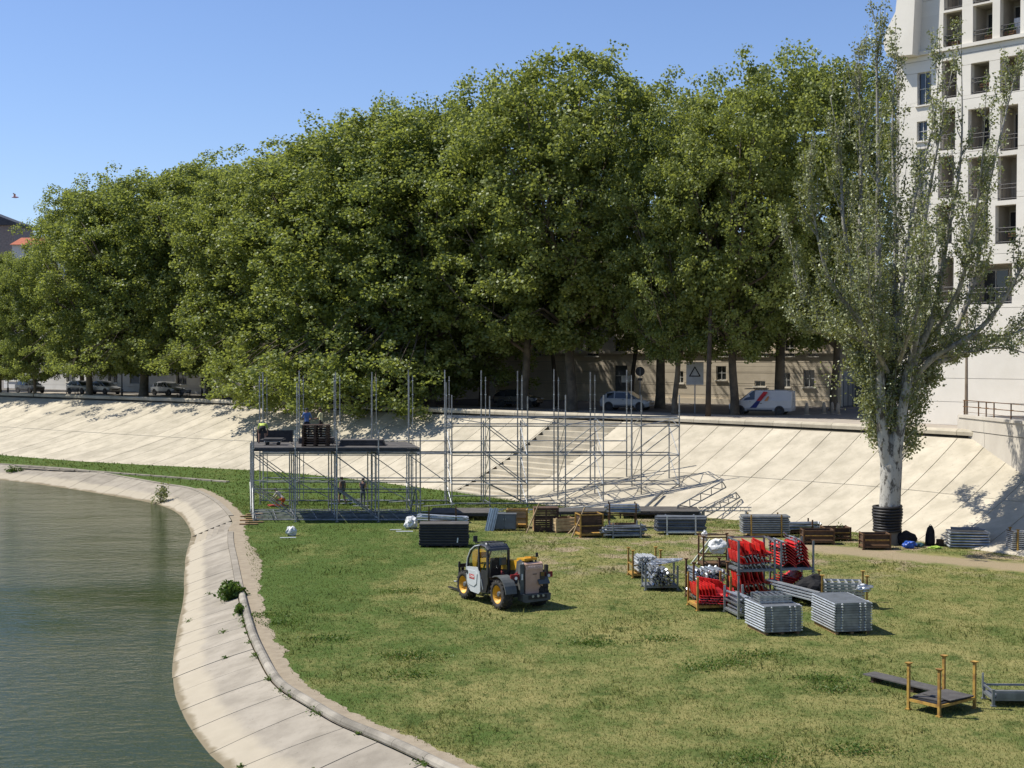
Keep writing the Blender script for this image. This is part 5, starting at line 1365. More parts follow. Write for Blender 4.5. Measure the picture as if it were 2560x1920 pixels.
# worker bent double on the deck, back to the river
p = deck_pt(681, 1100)
person('worker bent over in a lime yellow shirt and dark shorts on the stage deck', (p.x, 82.7, pz), .1,
       {'spine': (0, .16, 1.08), 'chest': (0, .38, 1.10), 'neck': (0, .52, 1.03), 'head': (0, .60, .97), 'crown': (0, .69, .90), 'lsh': (-.19, .40, 1.12), 'rsh': (.19, .40, 1.12),
        'lel': (-.27, .42, .83), 'rel': (.27, .42, .83), 'lwr': (-.27, .44, .58), 'rwr': (.26, .46, .58), 'lha': (-.26, .46, .50), 'rha': (.25, .48, .50),
        'lhip': (-.12, 0, .90), 'rhip': (.12, 0, .90), 'lkn': (-.17, .02, .48), 'rkn': (.17, .02, .48), 'lan': (-.19, -.03, .09), 'ran': (.19, -.03, .09), 'lto': (-.21, .14, .04), 'rto': (.21, .14, .04)},
       {'skin': SK, 'top': (.52, .62, .12), 'leg': (.03, .028, .026), 'shoe': (.02, .02, .02)}, shorts=True)
p = deck_pt(786, 1100)
person('worker in a blue shirt and dark cap behind the dark pallet stack', (p.x, 83.0, pz + .332), .05, {'lel': (-.27, .08, 1.14), 'rel': (.27, .08, 1.14), 'lwr': (-.18, .28, 1.05), 'rwr': (.18, .28, 1.05), 'lha': (-.14, .34, 1.06), 'rha': (.14, .34, 1.06)},
       {'skin': SK, 'top': (.10, .17, .36), 'leg': (.02, .022, .03), 'shoe': (.02, .02, .02)}, cap=(.02, .03, .04))
p = deck_pt(818, 1100)
person('worker in a pale yellow shirt standing beside the one in blue', (p.x + .05, 83.0, pz + .332), 1.4, {'lel': (-.25, .12, 1.16), 'lwr': (-.2, .32, 1.1), 'lha': (-.19, .39, 1.1), 'rel': (.25, .12, 1.16), 'rwr': (.2, .32, 1.1), 'rha': (.19, .39, 1.1)},
       {'skin': (.22, .12, .08), 'top': (.72, .66, .34), 'leg': (.03, .02, .018), 'shoe': (.02, .02, .02)})
# workers on the grass under and behind the stage
p = at_z(708, 1268)
person('worker in orange trousers kneeling in the grass under the stage', (p.x, p.y, 0), 1.25,
       {'pelvis': (0, 0, .52), 'spine': (0, .16, .66), 'chest': (0, .34, .84), 'neck': (0, .44, .96), 'head': (0, .50, 1.04), 'crown': (0, .56, 1.14), 'lsh': (-.18, .37, .90), 'rsh': (.18, .37, .90),
        'lel': (-.24, .52, .68), 'rel': (.24, .52, .68), 'lwr': (-.16, .70, .52), 'rwr': (.16, .70, .50), 'lha': (-.14, .76, .46), 'rha': (.14, .76, .44), 'lhip': (-.12, 0, .48), 'rhip': (.12, 0, .48),
        'lkn': (-.18, .40, .46), 'rkn': (.18, .22, .10), 'lan': (-.17, .32, .08), 'ran': (.16, -.22, .10), 'lto': (-.18, .48, .04), 'rto': (.16, -.28, .03)},
       {'skin': (.45, .3, .22), 'top': (.55, .5, .45), 'leg': (.62, .14, .04), 'shoe': (.03, .02, .02)}, hair=(.06, .015, .012))
p = at_z(856, 1262)
person('worker in a black and white top and dark shorts walking in the far grass', (p.x, p.y, 0), .9, {'lkn': (-.1, .18, .52), 'lan': (-.1, .16, .09), 'lto': (-.1, .33, .05), 'rkn': (.1, -.02, .50), 'ran': (.1, -.26, .12), 'rto': (.1, -.12, .04)},
       {'skin': SK, 'top': (.10, .10, .10), 'leg': (.03, .03, .035), 'shoe': (.3, .3, .3)}, shorts=True, sleeves=False)
p = at_z(907, 1266)
person('worker in a navy top and grey trousers standing between the scaffold legs', (p.x, p.y, 0), -.4, {'lkn': (-.13, .06, .5), 'rkn': (.12, .0, .5), 'lel': (-.24, .1, 1.15), 'lwr': (-.12, .3, 1.08), 'lha': (-.08, .36, 1.08)},
       {'skin': SK, 'top': (.02, .026, .05), 'leg': (.16, .16, .17), 'shoe': (.3, .3, .3)}, sleeves=False)
# ================================================================== TELEHANDLER
def text_mesh(body, size, m, ext=.004):
    cu = bpy.data.curves.new('lettering', 'FONT'); cu.body = body; cu.size = size; cu.extrude = ext; cu.align_x = 'CENTER'; cu.align_y = 'CENTER'
    o = bpy.data.objects.new('lettering', cu); COL.objects.link(o)
    dg = bpy.context.evaluated_depsgraph_get(); me = bpy.data.meshes.new_from_object(o.evaluated_get(dg))
    bpy.data.objects.remove(o); bpy.data.curves.remove(cu); me.materials.clear(); me.materials.append(m); return me
def telehandler():
    a = at_z(1248, 1524); b = at_z(1163, 1497); hd = (b - a); hd.z = 0; ang = math.atan2(hd.y, hd.x)
    lft = Vector((-math.sin(ang), math.cos(ang), 0)); c = (a + b) / 2 - lft * .86
    T = Thing('telehandler', 'compact telehandler with light grey cab door and yellow wheel rims on the lawn', 'telehandler', (c.x, c.y, 0), ang)
    WB = hd.length / 2
    tg = mat('tele_grey', (.46, .48, .48), (.40, .42, .42), .45, 0, 2); ty = mat('tele_yellow', (.66, .36, .025), (.5, .25, .02), .5, 0, 4)
    tk = mat('tele_black', (.018, .018, .019), (.03, .028, .027), .5, 0, 5); tr = mat('tele_red', (.24, .015, .018), (.12, .01, .012), .5, 0, 4)
    tt = mat('tele_tan', (.52, .34, .25), (.43, .27, .19), .7, 0, 2.5, .1); tf = mat('tele_fender', (.10, .105, .10), (.07, .075, .072), .6, 0, 4); wl_ = mat('lamp_white', (.8, .8, .78), None, .2)
    T.box('chassis', (0, 0, .66), (2 * WB + .5, .78, .42), tk); T.box('axle', (WB, 0, .54), (.22, 1.5, .2), tk); T.box('axle', (-WB, 0, .54), (.22, 1.5, .2), tk)
    for sx in (-1, 1):
        for sy in (-1, 1):
            r, wd = .56, .40
            prof = [(r * .60, -wd / 2), (r * .84, -wd / 2), (r * .93, -wd * .42), (r * .93, wd * .42), (r * .84, wd / 2), (r * .60, wd / 2)]
            W = T.mesh('wheel', MB().lathe(prof, 32), rubber, True); W.location = (sx * WB, sy * .76, r)
            lug = MB()
            for k in range(18):
                for s2 in (-1, 1):
                    th = 2 * math.pi * (k + (.5 if s2 > 0 else 0)) / 18
                    P = []
                    for y, dt, rr_ in ((.01, .16, r), (wd * .5, -.10, r * .97)):
                        for dth in (-.055, .055):
                            for r_ in (rr_, r * .88): P.append((r_ * math.cos(th + dt + dth), s2 * y, r_ * math.sin(th + dt + dth)))
                    lug.add(P, [(0, 2, 6, 4), (1, 5, 7, 3), (0, 4, 5, 1), (2, 3, 7, 6), (0, 1, 3, 2), (4, 6, 7, 5)])
            lo = link('tread', lug.mesh('tread', rubber), W); lo.matrix_parent_inverse = Matrix(); lo['kind'] = 'stuff'
            rim = [(.001, sy * .02), (.12, sy * .02), (.20, sy * -.02), (.285, sy * .03), (.32, sy * .185), (.345, sy * .195), (.345, -sy * .15), (.001, -sy * .15)]
            ro = link('rim', MB().lathe(rim, 28).mesh('rim', ty, True), W); ro.matrix_parent_inverse = Matrix()
            ho = link('hub', MB().lathe([(.001, sy * .15), (.10, sy * .14), (.12, sy * .06), (.12, 0), (.001, 0)], 18).mesh('hub', tf, True), W); ho.matrix_parent_inverse = Matrix()
        # fenders
    def fender(x0, y0, y1, th0, th1, nm='fender'):
        o_, i_ = [], []
        for t in np.linspace(th0, th1, 10):
            o_.append((x0 + .70 * math.cos(t), .56 + .70 * math.sin(t))); i_.append((x0 + .66 * math.cos(t), .56 + .66 * math.sin(t)))
        T.mesh(nm, MB().prism(o_ + i_[::-1], y0, y1, 'y'), tf)
    for sy in (-1, 1):
        y0, y1 = sorted((sy * .50, sy * .97)); fender(-WB, y0, y1, R(62), R(172) if sy > 0 else R(150)); 
    fender(WB, -.95, -.5, R(20), R(140))
    # cab
    cp = [(1.02, .66), (1.06, 1.25), (.97, 1.62), (.74, 1.95), (.40, 2.14), (0, 2.22), (-.36, 2.20), (-.52, 2.08), (-.58, 1.35), (-.60, .80)]
    yl, yr = .93, -.02
    for y in (yl - .03, yr + .03):
        T.mesh('cab_frame', MB().tube([(x, y, z) for x, z in cp], .038, 8), tk if y < .5 else tk, True)
    T.mesh('door_frame', MB().tube([(x + .01, yl + .012, z) for x, z in cp[0:6]], .026, 8), tg, True)
    T.box('door_pillar', (.10, yl, 1.72), (.07, .05, .92), tk); T.box('rear_pillar', (-.52, yl - .03, 1.6), (.09, .07, 1.05), tk); T.box('rear_pillar', (-.53, yr + .03, 1.6), (.09, .07, 1.05), tk)
    T.mesh('roof', MB().loft([[(.44, yr, 2.10), (.44, yl - .02, 2.10), (.44, yl - .02, 2.18), (.44, yr, 2.18)], [(0, yr - .02, 2.20), (0, yl, 2.20), (0, yl - .03, 2.29), (0, yr + .02, 2.29)], [(-.40, yr - .02, 2.18), (-.40, yl, 2.18), (-.40, yl - .04, 2.27), (-.40, yr + .03, 2.27)], [(-.58, yr, 2.06), (-.58, yl - .02, 2.06), (-.56, yl - .06, 2.15), (-.56, yr + .03, 2.15)]]), mat('tele_roof', (.06, .065, .075), (.045, .048, .055), .4, 0, 4), False)
    mb = MB()
    for k in range(6): mb.tube([(.50, yr + .1 + k * .15, 2.26), (-.42, yr + .1 + k * .15, 2.36)], .014, 5)
    mb.tube([(.50, yr + .05, 2.27), (.50, yl - .05, 2.27)], .02, 6); mb.tube([(-.42, yr + .05, 2.37), (-.42, yl - .05, 2.37)], .02, 6)
    for x, z in ((.46, 2.16), (-.4, 2.2)):
        for y in (yr + .12, yl - .12): mb.tube([(x, y, z), (x, y, z + .14)], .015, 5)
    T.mesh('roof_guard', mb, tk)
    gl = cp[1:7] + [(.14, 2.2)]
    T.mesh('side_glass', MB().prism([(1.0, 1.28), (.93, 1.6), (.70, 1.92), (.38, 2.09), (.13, 2.16), (.13, 1.34)], yl - .035, yl - .03, 'y'), cabglass)
    T.mesh('side_glass', MB().prism([(.07, 1.30), (.07, 2.17), (-.36, 2.15), (-.48, 2.05), (-.52, 1.30)], yl - .034, yl - .03, 'y'), cabglass)
    T.mesh('side_glass', MB().prism([(1.0, 1.28), (.93, 1.6), (.70, 1.92), (.38, 2.09), (-.36, 2.15), (-.48, 2.05), (-.52, 1.45)], yr + .03, yr + .034, 'y'), cabglass)
    T.mesh('rear_glass', MB().add([(-.56, yr + .07, 1.40), (-.56, yl - .08, 1.40), (-.51, yl - .10, 2.06), (-.51, yr + .09, 2.06)], [(0, 1, 2, 3)]), cabglass)
    T.mesh('windscreen', MB().add([(1.05, yr + .05, 1.25), (1.05, yl - .05, 1.25), (.74, yl - .05, 1.95), (.74, yr + .05, 1.95)], [(0, 1, 2, 3)]).add([(.74, yr + .05, 1.95), (.74, yl - .05, 1.95), (.40, yl - .05, 2.13), (.40, yr + .05, 2.13)], [(0, 1, 2, 3)]), cabglass)
    D = T.mesh('door', MB().prism([(1.05, 1.30), (1.07, 1.02), (1.02, .72), (.86, .50), (.70, .40), (.10, .38), (-.04, .48), (-.05, 1.02), (.02, 1.20), (.14, 1.34), (.24, 1.37)], yl - .01, yl + .03, 'y'), tg)
    T.mesh('door_relief', MB().prism([(.96, 1.20), (.97, .80), (.86, .66), (.42, .62), (.22, .74), (.16, 1.12), (.30, 1.22)], yl + .025, yl + .055, 'y'), tg, parent=D)
    T.mesh('door_handle', MB().lathe([(.001, 0), (.07, 0), (.07, .02), (.001, .02)], 14), tk, parent=D).location = (.93, yl + .056, 1.12)
    T.box('label_plate', (.56, yl + .058, .98), (.40, .012, .17), mat('label_red', (.50, .05, .05), None, .5), parent=D)
    me = text_mesh('LOXAM', .135, wl_); t = T.share('lettering', me, (.56, yl + .066, .98), (math.pi / 2, 0, math.pi), parent=D)
    T.box('cab_base', (.22, .45, .72), (1.55, .86, .46), tk); T.mesh('sill_panel', MB().prism([(-.06, .44), (-.06, 1.30), (-.58, 1.32), (-.58, .86), (-.42, .50)], .86, yl, 'y'), tk)
    T.box('grab_bar', (-.18, yl + .02, .78), (.03, .03, .4), alu, (0, .35, 0))
    T.box('seat', (-.08, .44, 1.12), (.48, .46, .14), tk); T.box('seat_back', (-.30, .44, 1.46), (.12, .44, .58), tk, (0, -.15, 0))
    T.mesh('steering_wheel', MB().lathe([(.16, -.015), (.19, -.015), (.19, .015), (.16, .015)], 18, 'z'), tk).location = (.50, .44, 1.45)
    T.tube('steering_column', (.72, .44, 1.05), (.50, .44, 1.45), .035, tk)
    T.box('mirror', (.42, yl - .02, 2.42), (.05, .17, .22), tk); T.tube('mirror_arm', (.40, yl - .06, 2.12), (.42, yl - .02, 2.34), .014, tk)
    T.box('beacon_lamp', (-.30, yl - .15, 2.31), (.12, .12, .06), wl_); T.box('instrument_screen', (-.40, .18, 1.62), (.02, .30, .28), mat('screen_teal', (.10, .16, .17)))
    # boom: yellow outer section beside the cab, carriage at the front
    bm_ = (-1.45, -.24, 1.56); bf = (1.80, -.24, 1.26); d = Vector(bf) - Vector(bm_); pit = -math.atan2(d.z, d.x)
    T.box('boom', ((bm_[0] + bf[0]) / 2, -.22, (bm_[2] + bf[2]) / 2), (d.length, .30, .36), ty, (0, pit, 0))
    T.box('boom_inner', (1.95, -.24, 1.25), (.5, .22, .26), ty, (0, pit, 0)); T.mesh('boom_head', MB().prism([(1.90, 1.66), (2.20, 1.74), (2.40, 1.60), (2.36, .40), (2.18, .34), (2.10, 1.00)], -.40, -.02, 'y'), ty)
    T.tube('lift_cylinder', (-.95, -.02, .80), (.25, -.02, 1.18), .06, tr); T.tube('tilt_cylinder', (-1.38, .05, 1.30), (-.72, .20, .85), .075, tr)
    T.tube('cylinder_rod', (-1.52, .0, 1.56), (-1.36, .06, 1.28), .045, alu)
    T.mesh('boom_mount', MB().prism([(-1.70, .60), (-1.72, 1.62), (-1.45, 1.80), (-1.22, 1.70), (-1.0, .70)], -.02, .05, 'y'), tf); T.mesh('boom_mount', MB().prism([(-1.70, .60), (-1.72, 1.62), (-1.45, 1.80), (-1.22, 1.70), (-1.0, .70)], -.46, -.40, 'y'), tf)
    T.box('yellow_cover', (-1.40, -.28, 1.80), (.52, .56, .08), ty, (0, .06, .05)); T.box('yellow_cover', (-1.42, -.40, 1.85), (.30, .22, .07), ty, (.1, .1, .3))
    CR = T.box('fork_carriage', (2.42, -.05, .78), (.07, 1.22, .10), tk)
    for z in (.30, 1.12): T.box('carriage_bar', (2.42, -.05, z), (.08, 1.26, .13), tk)
    for y in (-.62, -.22, .16, .52): T.box('carriage_upright', (2.44, y, .78), (.06, .07, .98), tk)
    for y in (-.42, .34):
        T.box('fork', (2.52, y, .55), (.05, .12, .95), tk); T.box('fork', (3.10, y, .09), (1.16, .12, .045), tk)
    for i, z in enumerate((.72, .86)): T.tube('hydraulic_hose', (2.05, .05 + .1 * i, z), (2.42, .10 + .12 * i, z + .25), .022, galvd)
    T.box('front_bracket', (1.9, .25, .72), (.5, .16, .3), tf)
    # engine cover and counterweight on the right, rear bumper
    T.mesh('engine_cover', MB().prism([(-1.45, .62), (-1.45, 1.50), (-.9, 1.52), (.9, 1.22), (1.0, .62)], -.92, -.50, 'y'), tf)
    RP = T.mesh('rear_panel', MB().prism([(-.72, .58), (-.70, 1.66), (.02, 1.66), (.02, .56)], -1.80, -1.72, 'x'), tt)
    RP.location = (0, -.02, 0)
    T.mesh('panel_hood', MB().prism([(-1.83, 1.46), (-1.79, 1.64), (-1.70, 1.70), (-1.60, 1.70), (-1.70, 1.44)], -.74, 0, 'y'), tt)
    me = text_mesh('MANITOU', .125, mat('text_pink', (.72, .60, .56))); T.share('lettering', me, (-1.85, -.37, 1.555), (math.pi / 2 - .2, 0, -math.pi / 2), parent=RP)
    T.box('panel_opening', (-1.812, -.70, 1.16), (.03, .20, .36), tk, parent=RP); T.box('panel_opening', (-1.815, -.70, 1.26), (.035, .15, .14), mat('tele_ochre', (.20, .12, .02)), parent=RP)
    T.box('panel_slot', (-1.808, -.38, 1.28), (.03, .16, .025), tk, parent=RP)
    T.box('tail_column', (-1.66, .13, 1.02), (.16, .16, 1.30), tf); T.box('tail_column', (-1.66, -.96, 1.02), (.14, .10, 1.1), tk)
    T.box('counterweight', (-1.62, -.40, .95), (.22, .90, .9), tk)
    T.mesh('bumper', MB().prism([(-.95, .30), (-.98, .56), (.22, .58), (.24, .34), (.12, .28)], -1.98, -1.62, 'x'), tf)
    for k in range(3): T.mesh('towing_pin', MB().lathe([(.001, -.03), (.05, -.03), (.05, .05), (.001, .05)], 10, 'x'), galv).location = (-2.0, -.62 + k * .22, .50)
    T.box('towing_plate', (-1.99, -.40, .46), (.03, .78, .14), tk)
    for y0, w_ in ((.36, .42), (-1.05, .34)):
        T.box('lamp_bracket', (-1.66, y0, 1.20), (.08, w_, .20), tr); T.mesh('tail_lamp', MB().lathe([(.001, 0), (.06, 0), (.05, .03), (.001, .04)], 14, 'x'), wl_).location = (-1.74, y0 + .02, 1.17)
    T.box('reflector', (-1.755, .13, 1.20), (.02, .06, .22), wl_); T.box('reflector', (-1.72, .16, 1.50), (.03, .09, .12), wl_); T.box('reflector', (-1.70, .06, 1.66), (.03, .05, .12), wl_)
    T.tube('exhaust', (-1.2, -.78, 1.5), (-1.2, -.78, 1.82), .035, tk); T.box('rear_mirror', (-1.25, -.80, 1.90), (.05, .09, .16), tk)
telehandler()
# ================================================================== STACKS, STILLAGES AND LOOSE THINGS ON THE LAWN
def stillage(lab, loc, rz, w_, d_, h_, m, base=.14, rails=(), slats=0, slat_m=None, caps=True, cat='stillage', group=None, floor=None, name='stillage', front_rail=True):
    """steel post pallet: four posts, base rails, optional side rails and slatted walls; origin at its base centre"""
    T = Thing(name, lab, cat, loc, rz, group); ps = .07
    for sx in (-1, 1):
        for sy in (-1, 1):
            x, y = sx * (w_ / 2 - ps / 2), sy * (d_ / 2 - ps / 2)
            P = T.box('post', (x, y, h_ / 2), (ps, ps, h_), m)
            if caps: T.mesh('cup', MB().loft([[(x + s1 * e, y + s2 * e, z) for s1, s2 in ((-1, -1), (1, -1), (1, 1), (-1, 1))] for e, z in ((.04, h_ - .02), (.085, h_ + .035))]), m, parent=P)
            T.box('foot', (x, y, .02), (.13, .13, .035), m, parent=P)
    for z in (base,) + tuple(rails):
        for sy in (-1, 1):
            if sy < 0 and z != base and not front_rail: continue
            T.box('rail', (0, sy * (d_ / 2 - .03), z), (w_ - 2 * ps, .045, .07 if z == base else .05), m)
        for sx in (-1, 1): T.box('rail', (sx * (w_ / 2 - .03), 0, z + .002), (.045, d_ - 2 * ps, .07 if z == base else .05), m)
    T.box('floor', (0, 0, base + .05), (w_ - .1, d_ - .1, .03), floor or m)
    if slats:
        sm = slat_m or wood; top = max((h_ * .92,) + tuple(rails)); n = slats
        for k in range(n):
            z = base + .12 + (top - base - .12) * (k + .5) / n; hh = (top - base) / n * .80
            for sy in (-1, 1): T.box('slat', (0, sy * (d_ / 2 - .075), z), (w_ - .16, .025, hh), sm)
            for sx in (-1, 1): T.box('slat', (sx * (w_ / 2 - .075), 0, z), (.025, d_ - .2, hh), sm)
    return T
def tubes_in(lab, loc, rz, L, w_, h_, r, m, n, mess=.03, along='x', cat='tube bundle', name='tube_bundle', seed=1, group=None, ends=None, tilt=0.0):
    """a pile of loose tubes, each tube a part"""
    rr = random.Random(seed); T = Thing(name, lab, cat, loc, rz, group)
    nx = max(1, int(w_ / (2.3 * r))); k = 0; lay = 0
    while k < n:
        for i in range(nx - (lay % 2)):
            if k >= n: break
            y = -w_ / 2 + r + (i + .5 * (lay % 2)) * (w_ - 2 * r) / max(1, nx - 1); z = r + lay * 1.75 * r
            dx = rr.uniform(-1, 1) * mess * 3; s1 = rr.uniform(-1, 1) * mess; s2 = rr.uniform(-1, 1) * mess; zt = rr.uniform(0, 1) * mess
            a, b = Vector((-L / 2 + dx, y + s1, z + zt)), Vector((L / 2 + dx, y + s2, z + rr.uniform(0, 1) * mess + tilt))
            if along == 'y': a, b = Vector((a.y, a.x, a.z)), Vector((b.y, b.x, b.z))
            t = T.tube('tube', a, b, r * rr.uniform(.85, 1.05), m)
            if ends and k % 2 == 0:
                for e in (a, b):
                    T.box('coupler', e.lerp((a + b) / 2, .06), (.10, .10, .09), ends, (rr.random(), rr.random(), rr.random()), parent=t)
            k += 1
        lay += 1
    return T

# ---- stack of black deck panels
p = at_z(1109, 1369)
for k in range(8):
    T = Thing('black_deck', 'black stage deck panel in the tall stack on the grass behind the telehandler', 'deck panel', (p.x + rnd.uniform(-.03, .03), p.y + .62, .10 + k * .132), rnd.uniform(-.012, .012), 'black deck panels in one stack')
    T.box('ply', (0, 0, .105), (2.40, 1.20, .03), decktop)
    for sy in (-1, 1): T.mesh('edge_beam', MB().prism([(sy * .60, .0), (sy * .565, .035), (sy * .565, .06), (sy * .60, .09), (sy * .52, .09), (sy * .52, 0)], -1.19, 1.19, 'x'), blackp)
    for sx in (-1, 1): T.mesh('edge_beam', MB().prism([(sx * 1.20, .0), (sx * 1.165, .035), (sx * 1.165, .06), (sx * 1.20, .09), (sx * 1.12, .09), (sx * 1.12, 0)], -.52, .52, 'y'), blackp)
T = Thing('timber_bearer', 'dark timber bearers under the black panel stack', 'bearer', (p.x, p.y + .62, 0))
for x in (-.8, 0, .8): T.box('beam', (x, 0, .05), (.12, 1.1, .10), wooddark)
solo('paper_tag', MB().box((0, 0, 0), (.055, .006, .24)), whitebag, 'small white tag on the front of the black panel stack', 'tag', (p.x + .68, p.y - .02, .36), rot=(0, .12, 0))
# galvanised tubes in a rusty stillage right behind it
q = at_z(1105, 1331)
stillage('rusty stillage holding pale tubes behind the black panel stack', (q.x, q.y + .5, 0), .05, 1.5, .9, 1.28, rust, caps=False, rails=(.6,))
tubes_in('pale galvanised tubes fanned out in the rusty stillage behind the black panels', (q.x, q.y + .5, .62), -.05, 2.4, .76, .6, .032, alu, 40, .06, seed=4, tilt=-.10)

# ---- grey cabinet, white planks, crates
p = at_z(1262, 1327); s = .0183
T = Thing('tool_cabinet', 'grey two-door steel cabinet on the grass beside the leaning white planks', 'cabinet', (p.x, p.y + .35, 0), -.05)
T.box('body', (0, 0, .47), (1.22, .62, .78), greypaint); T.box('lid', (0, -.01, .875), (1.26, .66, .035), greypaint)
for sx in (-1, 1):
    D = T.box('door', (sx * .292, -.325, .47), (.56, .02, .70), greypaint); T.box('handle', (sx * .05, -.345, .62), (.03, .03, .10), galv, parent=D)
    for sy in (-1, 1): T.box('foot', (sx * .53, sy * .24, .045), (.07, .07, .09), darkmetal)
p = at_z(1218, 1329)
for i in range(2):
    o = Thing('white_plank', 'white aluminium plank leaning against the grey cabinet', 'plank', (p.x - .02 + i * .24, p.y + .25 + .05 * i, 0), -.08, 'white planks by the cabinet')
    o.o.rotation_euler = (-.12, .22, -.05)
    o.box('board', (0, 0, .62), (.24, .05, 1.24), alu)
    for x in (-.06, .06): o.box('rib', (x, -.035, .62), (.03, .02, 1.2), galvd)
p = at_z(1288, 1322)
stillage('yellow framed wooden crate behind the grey cabinet', (p.x + .1, p.y + .6, 0), -.05, 1.15, .95, 1.0, yellowp, rails=(.55, .97), slats=5, slat_m=woodpale, caps=False, name='wooden_crate', cat='crate')
p = at_z(1365, 1330)
T = Thing('brown_crate', 'tall dark brown slatted crate stack between the leaning pole and the pale crate', 'crate', (p.x, p.y + .5, 0), .06)
for lv, (xw, zz) in enumerate(((1.35, 0), (1.30, .62))):
    for k in range(5):
        z = zz + .10 + k * .115
        T.box('slat', (0, -.5, z), (xw, .03, .095), wooddark); T.box('slat', (0, .5, z), (xw, .03, .095), wooddark)
        T.box('slat', (-xw / 2 + .015, 0, z), (.03, .97, .095), wood); T.box('slat', (xw / 2 - .015, 0, z), (.03, .97, .095), wooddark)
    for sx in (-.62, -.02, .6): T.box('batten', (sx, -.525, zz + .34), (.08, .02, .60), wooddark)
    T.box('floor', (0, 0, zz + .05), (xw - .06, .94, .04), wooddark)
for x in (-.5, .05, .55): T.box('skid', (x, 0, .02), (.12, 1.0, .05), wooddark)
T.box('lid', (0, 0, 1.25), (1.32, 1.02, .04), wooddark)
p = at_z(1405, 1332)
T = Thing('pale_crate', 'open pale wooden crate with broad slats at the foot of the brown crate stack', 'crate', (p.x + .05, p.y + .5, 0), .35)
for k in range(4):
    z = .16 + k * .17
    T.box('slat', (0, -.45, z), (1.1, .025, .145), woodpale); T.box('slat', (0, .45, z), (1.1, .025, .145), wood); T.box('slat', (-.55, 0, z), (.025, .9, .145), woodpale); T.box('slat', (.55, 0, z), (.025, .9, .145), wood)
for sx in (-1, 1):
    for sy in (-1, 1): T.box('corner_post', (sx * .51, sy * .41, .40), (.08, .08, .76), woodpale)
T.box('floor', (0, 0, .07), (1.06, .86, .03), wood)
for x in (-.45, .45): T.box('skid', (x, 0, .025), (.1, .86, .05), wood)
p = at_z(1472, 1344)
stillage('yellow framed crate with dark brown slats between pole and tube pile', (p.x + .05, p.y + .55, 0), .22, 1.25, 1.05, 1.20, yellowp, rails=(.6, 1.16), slats=7, slat_m=wooddark, caps=False, name='wooden_crate', cat='crate')
for i, (x0, y0, x1, y1, lab) in enumerate([(1316, 1333, 1348, 1258, 'long pale pole leaning against the brown crate stack'), (1429, 1344, 1462, 1268, 'long pale pole leaning against the yellow framed crate'), (1420, 1335, 1440, 1313, 'short pale batten leaning beside the pale crate')]):
    a = at_z(x0, y0); b = at_y(x1, y1, a.y + .45); loose('leaning_pole', lab, 'pole', [tuple(a), tuple(b)], .04, woodpale)

# ---- tube piles and beam bundles
p = at_z(1560, 1346)
tubes_in('messy pile of galvanised couplers and tubes beside the yellow framed crate', (p.x, p.y + .6, .10), .10, 2.0, .95, .7, .045, galvd, 44, .09, seed=7, ends=galv)
stillage('dark post pallet under the messy galvanised tube pile', (p.x + .1, p.y + .6, 0), .10, 1.5, 1.1, .78, galvd, caps=False)
q = at_z(1560, 1325); tubes_in('grey tube pile in the stillage behind the messy one', (q.x, q.y + 1.2, .80), .0, 1.7, .7, .4, .05, galv, 26, .05, seed=9)
stillage('rusty stillage behind the messy galvanised tube pile', (q.x, q.y + 1.2, 0), 0, 1.5, .9, 1.35, rust, rails=(.7,), caps=False)
p = at_z(1704, 1338)
tubes_in('long dark steel beams bundled between two pale grey posts', (p.x, p.y + .5, .16), -.02, 2.55, .85, .7, .055, greypaint, 44, .03, seed=12)
stillage('pale grey post pallet holding the long dark beams', (p.x, p.y + .5, 0), -.02, 1.55, 1.0, .98, alu, caps=False)
p = at_z(1812, 1300)
T = Thing('ladder_beam', 'galvanised ladder beam on trestles between the dark beams and the grey plank stack', 'beam', (p.x, p.y, 0), -.02)
for z in (.52, .72): T.tube('chord', (-1.5, 0, z), (1.5, 0, z), .03, galv)
for k in range(7): T.tube('rung', (-1.4 + k * .46, 0, .52), (-1.4 + k * .46, 0, .72), .02, galv)
for x in (-1.2, 1.2): T.box('trestle', (x, 0, .25), (.08, .5, .5), galvd)
a, b = at_z(1780, 1328), at_z(1855, 1327); loose('ground_pole', 'pale pole lying on the grass before the ladder beam', 'pole', [(a.x, a.y, .03), (b.x, b.y, .03)], .03, woodpale)

# ---- grey plank stack between yellow posts
p = at_z(1916, 1344); base = (p.x, p.y + .55)
for k in range(8):
    T = Thing('steel_plank', 'grey steel deck plank in the stack between yellow posts', 'plank', (base[0] + rnd.uniform(-.04, .04), base[1], .20 + k * .115), rnd.uniform(-.01, .01), 'steel planks stacked between yellow posts')
    T.mesh('plank_body', MB().prism([(-.5, 0), (-.5, .085), (.5, .085), (.5, 0)], -1.18, 1.18, 'x'), galvd)
    for sx in (-1, 1): T.mesh('end_profile', MB().tube([(sx * 1.18, -.5, .045), (sx * 1.18, .5, .045)], .044, 8), galv)
    T.tube('edge', (-1.18, -.505, .045), (1.18, -.505, .045), .02, galv)
stillage('yellow post pallet under the grey plank stack', (base[0], base[1], 0), 0, 1.62, 1.16, 1.17, yellowp, caps=False)
p = at_z(2010, 1340); tubes_in('loose galvanised tubes piled beside the end of the grey plank stack', (p.x - .1, p.y + 1.1, .20), .06, 2.0, .8, .6, .04, galv, 34, .08, seed=15, ends=galvd)
stillage('rusty stillage under the loose tubes beside the grey plank stack', (p.x - .1, p.y + 1.1, 0), .06, 1.4, .9, .75, rust, caps=False)
